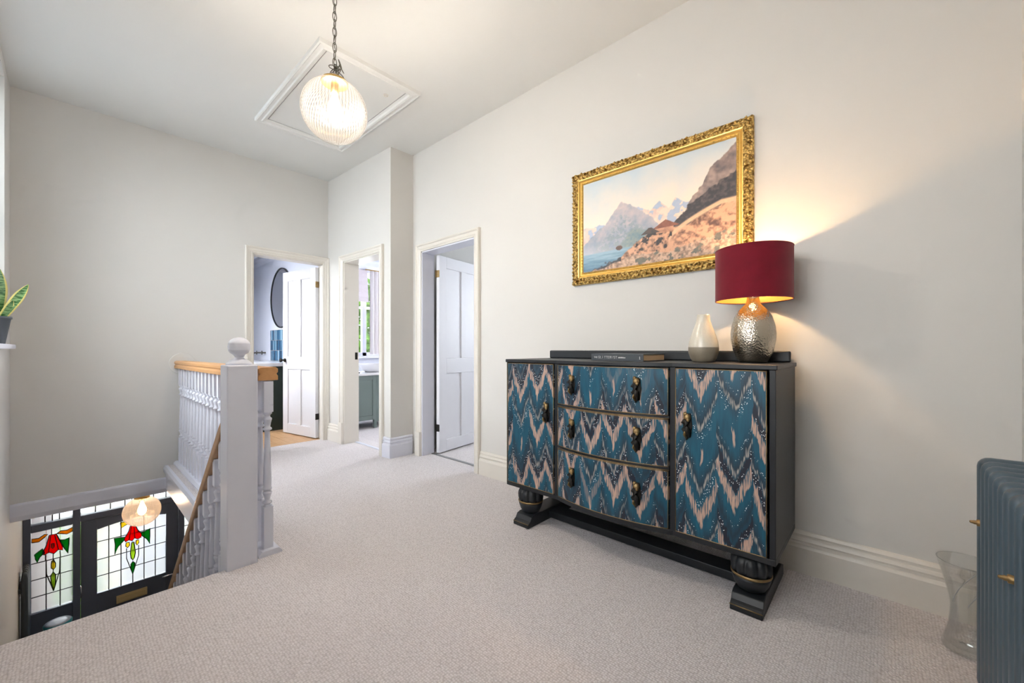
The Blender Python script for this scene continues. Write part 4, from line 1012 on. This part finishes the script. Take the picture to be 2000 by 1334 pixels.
def vnoise(x, y, seed=0, oct=4):
    rng = np.random.RandomState(seed); tot = np.zeros_like(x); amp = 1; s = 0
    for o in range(oct):
        g = rng.rand(64, 64); xi = np.floor(x).astype(int); yi = np.floor(y).astype(int); fx = x-xi; fy = y-yi
        fx = fx*fx*(3-2*fx); fy = fy*fy*(3-2*fy)
        a = g[xi % 64, yi % 64]; b = g[(xi+1) % 64, yi % 64]; c = g[xi % 64, (yi+1) % 64]; d = g[(xi+1) % 64, (yi+1) % 64]
        tot += amp*((a*(1-fx)+b*fx)*(1-fy)+(c*(1-fx)+d*fx)*fy); s += amp; amp *= .5; x = x*2+13.1; y = y*2+7.7
    return tot/s
def paint(NU, NV):
    s, t = np.meshgrid(np.linspace(0, 1, NU), np.linspace(0, 1, NV))
    C = lambda *c: np.array(c)/255.0
    def lerp(a, b, f): return a+(b-a)*f[..., None]
    n1 = vnoise(s*10, t*6, 1); n2 = vnoise(s*30, t*20, 2); n3 = vnoise(s*70, t*46, 3, 3); n4 = vnoise(s*14, t*60, 4)
    img = lerp(np.broadcast_to(C(244, 226, 208), s.shape+(3,)).copy(), C(190, 208, 220), np.clip((t-.5)*1.7+(n1-.5)*.5-s*.15, 0, 1))
    def put(mask, a, b, f): 
        nonlocal img; col = lerp(np.broadcast_to(C(*a), s.shape+(3,)), C(*b), np.clip(f, 0, 1)); m = np.clip(mask, 0, 1)[..., None]; img = img*(1-m)+col*m
    e = 90
    def poly(xs, ys): return np.interp(s, xs, ys)
    # snowy far range
    r = poly([0, .3, .42, .50, .56, .62, .66, .72, .8, 1], [.5, .5, .60, .53, .60, .52, .61, .54, .52, .5])+(n2-.5)*.04
    put((r-t)*e, (238, 214, 196), (206, 176, 170), (n2-.35)*1.6+(r-t)*1.2)
    put(((r-t)*e)*(n1*1.0+n2*.6-.78 > 0), (168, 182, 204), (180, 190, 208), n3)
    # grey blue massif
    r = poly([0, .10, .18, .24, .30, .36, .44, .52, .6, 1], [.30, .42, .50, .60, .71, .64, .56, .46, .30, .0])+(n2-.5)*.05
    put((r-t)*e, (206, 188, 186), (128, 146, 168), (.75-t)*1.5+(n2-.5)*.9)
    put((r-.12-t)*12*(n3 > .52), (120, 140, 150), (150, 160, 166), n3)
    r = poly([0, .25, .38, .5, .62, 1], [.18, .2, .40, .36, .2, .1])+(n2-.5)*.05
    put((r-t)*40, (104, 134, 148), (150, 158, 150), n3+(n1-.5))
    put((.34-t)*6*np.clip(1-s*2.6, 0, 1), (214, 206, 206), (196, 200, 208), n1)          # mist
    # lake
    put((.205-t+(s-.1)*.03)*e, (150, 180, 196), (70, 112, 140), (.2-t)*4+(n4-.5)*.8)
    # right cliffs
    r = poly([0, .60, .66, .72, .76, .82, .86, .90, .95, 1], [0, .0, .36, .46, .58, .66, .80, .84, .90, .97])+(n2-.5)*.05
    put((r-t)*e, (176, 152, 140), (104, 94, 98), (n2-.25)*1.6)
    r2 = poly([0, .60, .68, .76, .84, .92, 1], [0, .25, .42, .52, .58, .66, .72])+(n2-.5)*.07
    put((r2-t)*e, (58, 56, 62), (98, 88, 86), (n3-.4)*2+(t-.5))
    # sunlit slope, hut, shore
    r = poly([0, .30, .36, .44, .52, .58, .66, .74, .84, .92, 1], [.0, .12, .20, .27, .33, .38, .33, .33, .40, .44, .50])+(n2-.5)*.05
    put((r-t)*e*(s > .3), (222, 168, 134), (104, 74, 62), (n3-.40)*1.6+(n2-.45)*2.0+(n1-.5)*1.2)
    put(np.clip(.03-np.abs(t-(.20+.26*np.clip((s-.62)/.3, 0, 1)**.6)), 0, 1)*60*(s > .62), (236, 196, 158), (222, 176, 140), n3)
    put((r-t)*e*(n2 > .58)*(s > .36)*(s < .64), (66, 54, 52), (46, 44, 50), n2)
    hut = (np.abs(s-.60) < (.41-t)*1.15)*(t > .335)*(t < .41); put(hut*1.0, (116, 72, 60), (160, 100, 78), n3)
    put(((np.abs(s-.595) < .055)*(t > .285)*(t <= .335))*1.0, (214, 160, 128), (150, 106, 86), n3*1.2-.2)
    put((np.abs(s-.50) < (.37-t)*.9)*(t > .30)*(t < .36)*1.0, (60, 56, 58), (86, 70, 64), n3)
    r = poly([0, .12, .3, .4, .5, .62, .8, 1], [.02, .03, .08, .13, .12, .10, .16, .22])+(n2-.5)*.06
    put((r-t)*e, (214, 178, 150), (132, 104, 88), (n3-.35)*2.2)
    put((r-t)*e*(n2 > .56)*(s > .4), (96, 92, 84), (132, 128, 112), n3)
    b = ((s-.285)**2/.0006+(t-.215)**2/.0006 < 1); put(b*1.0, (92, 72, 66), (120, 90, 80), n3)
    return np.clip(img, 0, 1)
NU, NV = 330, 200
img = paint(NU, NV); limg = np.where(img <= .04045, img/12.92, ((img+.055)/1.055)**2.4)
cy0, cy1, cz0, cz1 = py0+FW-.004, py1-FW+.004, pz0+FW-.004, pz1-FW+.004
ii, jj = np.meshgrid(np.arange(NU), np.arange(NV))
co = np.stack([np.full(ii.shape, PX-.009), cy1-(cy1-cy0)*ii/(NU-1), cz0+(cz1-cz0)*jj/(NV-1)], -1).reshape(-1, 3)
q = (jj[:-1, :-1]*NU+ii[:-1, :-1]).ravel(); faces = np.stack([q, q+1, q+NU+1, q+NU], -1)
me = bpy.data.meshes.new('canvas'); me.from_pydata(co.tolist(), [], faces.tolist())
ca = me.color_attributes.new('paint', 'FLOAT_COLOR', 'POINT'); ca.data.foreach_set('color', np.concatenate([limg.reshape(-1, 3), np.ones((NU*NV, 1))], 1).ravel())
M_canvas = mat('oil_on_canvas', (200, 200, 200), .42); t = NT(M_canvas); at = t.new('ShaderNodeAttribute', attribute_name='paint'); t.l.new(at.outputs['Color'], bsdf(M_canvas).inputs['Base Color'])
me.materials.append(M_canvas); obj('canvas', me, None, pc)
obj('back_board', MB().box(PX-.007, PX, py0+.03, py1-.03, pz0+.03, pz1-.03), M_bark, pc)

# ------------------------------------------------------------------ column radiator
rd = empty('column_radiator', (1.4, -.26, .0), label='slate grey column radiator at the edge of the landing', category='radiator')
ry1, ry0, rzt = -.209, -.325, .722
def fin():
    mb = MB(); hw2 = .0265; k = 10
    # rounded slab in (y,z), section rounded in x by several offset layers
    def outline_(inset):
        r = .028; pts = []
        for cy, cz, a0 in ((ry1-r, rzt-r, 0), (ry0+r, rzt-r, PI/2), (ry0+r, .015+r, PI), (ry1-r, .015+r, 1.5*PI)):
            for i in range(5):
                a = a0+PI/2*i/4; pts.append((cy+(r-inset)*math.cos(a), cz+(r-inset)*math.sin(a)))
        return pts
    xs = [(-hw2, .020), (-hw2*.92, .010), (-hw2*.6, .0025), (0, 0), (hw2*.6, .0025), (hw2*.92, .010), (hw2, .020)]
    vs = []; n = 20
    for x, ins in xs: vs += [(x, y, z) for y, z in outline_(ins)]
    mb.add(vs, [(i*n+j, i*n+(j+1) % n, (i+1)*n+(j+1) % n, (i+1)*n+j) for i in range(len(xs)-1) for j in range(n)], True)
    mb.f += [tuple(range(n)), tuple(range((len(xs)-1)*n, len(xs)*n))]; mb.sm += [False, False]
    return mb.mesh('section')
fm = fin(); fm.materials.append(M_rad)
for i in range(19): obj('section', fm, None, rd, (1.872-i*.0605, 0, 0))
for z in (.15, .62):
    mb = MB(); mb.tube([(1.86, -.267, z), (.80, -.267, z)], .022, 12); obj('header_tube', mb, M_rad, rd)
for x, z in ((1.842, .528), (1.43, .532)):
    mb = MB(); mb.tube([(x, ry1-.02, z), (x, ry1+.003, z), (x, ry1+.004, z), (x, ry1+.009, z), (x, ry1+.010, z), (x, ry1+.016, z), (x, ry1+.018, z)], [.010, .010, .006, .006, .005, .004, .002], 10); obj('stay_bolt', mb, M_gold, rd, label='brass stay bolt')
for x in (1.80, .86):
    obj('foot', MB().box(x-.02, x+.02, -.32, -.215, 0, .075), M_rad, rd, bevel=.004)
mb = MB(); mb.tube([(.80, -.267, .15), (.76, -.267, .15), (.75, -.267, .13), (.75, -.267, 0)], .011, 10); obj('valve_pipe', mb, M_brass, rd)

# ------------------------------------------------------------------ glass vase on the floor
gv = empty('glass_vase', (2.105, -.212, .0), label='clear waisted glass vase on the carpet beside the radiator', category='vase')
pr = [(.0, .004), (.055, .003), (.062, .008), (.060, .022), (.050, .06), (.042, .11), (.040, .15), (.044, .185), (.058, .245), (.074, .31), (.0725, .312), (.0555, .245), (.0415, .185), (.0375, .15), (.0395, .11), (.0475, .06), (.056, .026), (.0, .020)]
mb = MB(); mb.lathe(pr, 48, (2.105, -.212, .0), cap=False); obj('glass_body', mb, M_vaseglass, gv)
mb = MB(); mb.tube([(2.105+.0735*math.cos(2*PI*i/40), -.212+.0735*math.sin(2*PI*i/40), .311) for i in range(40)], .0016, 5, closed=True); obj('rim', mb, M_vaseglass, gv)
for k in range(3):
    mb = MB(); a0 = 2.2+k*.9; pts = []
    for i in range(14):
        z = .17+.012*i*.85; rr = np.interp(z, [.15, .185, .245, .31], [.0405, .0445, .0585, .0745])+.0005; a = a0+.09*i; pts.append((2.105+rr*math.cos(a), -.212+rr*math.sin(a), z))
    mb.tube(pts, .0014, 5); obj('etched_line', mb, mat('etched_line%d' % k, (170, 174, 174), .3), gv)

# ------------------------------------------------------------------ snake plant on the stair sill
PC = (-.345, 4.275, 1.081)
pl = empty('snake_plant', PC, label='variegated snake plant in a grey pot on the stair window sill', category='plant')
mb = MB(); mb.lathe([(.055, 0), (.058, .003), (.082, .165), (.088, .167), (.088, .182), (.080, .182), (.076, .15)], 40, PC, cap=False); mb.lathe([(.0, .004), (.056, .004)], 40, PC, cap=False); obj('pot', mb, M_pot, pl)
mb = MB(); mb.lathe([(.0, .150), (.077, .150)], 24, PC, cap=False); obj('soil', mb, M_soil, pl)
def blade(base, tip, w, bulge, face):
    base, tip = Vector(base), Vector(tip); n = 14; me = bpy.data.meshes.new('leaf'); vs = []; at_ = []
    d = tip-base; side = d.cross(Vector(face)).normalized(); nr = side.cross(d).normalized()
    for i in range(n+1):
        t = i/n; ww = w*(.55+.45*math.sin(min(t*1.5, 1)*PI/2))*(1-max(0, (t-.55)/.45)**2.2)+.001
        c = base+d*t+nr*(bulge*math.sin(t*PI))
        for u in (-1, -.6, 0, .6, 1): vs.append(c+side*ww*u+nr*(.25*ww*u*u)); at_.append(abs(u))
    fs = [(i*5+j, i*5+j+1, (i+1)*5+j+1, (i+1)*5+j) for i in range(n) for j in range(4)]
    me.from_pydata([tuple(v) for v in vs], [], fs); a = me.attributes.new('edge', 'FLOAT', 'POINT'); a.data.foreach_set('value', at_)
    me.polygons.foreach_set('use_smooth', [True]*len(fs)); me.materials.append(M_leaf)
    o = obj('leaf', me, None, pl); so = o.modifiers.new('thick', 'SOLIDIFY'); so.thickness = .003; return o
bx, by, bz = PC[0], PC[1], PC[2]+.145
for dx, dy, tx, ty, tz, w_, f in ((.02, .01, .035, .02, .37, .034, (1, -1, 0)), (.03, -.01, .155, .03, .285, .026, (.3, -1, .4)), (.03, .0, .09, .0, .17, .02, (.6, -1, .3)), (-.02, .02, -.07, .06, .36, .03, (1, -1, 0)), (-.01, -.03, -.02, -.09, .30, .03, (1, -.6, 0)), (.0, .03, .02, .09, .25, .028, (1, -1, .2)), (-.03, -.01, -.13, -.05, .27, .026, (.3, -1, 0))):
    blade((bx+dx, by+dy, bz), (bx+tx, by+ty, bz+tz-.02), w_, .01, f)
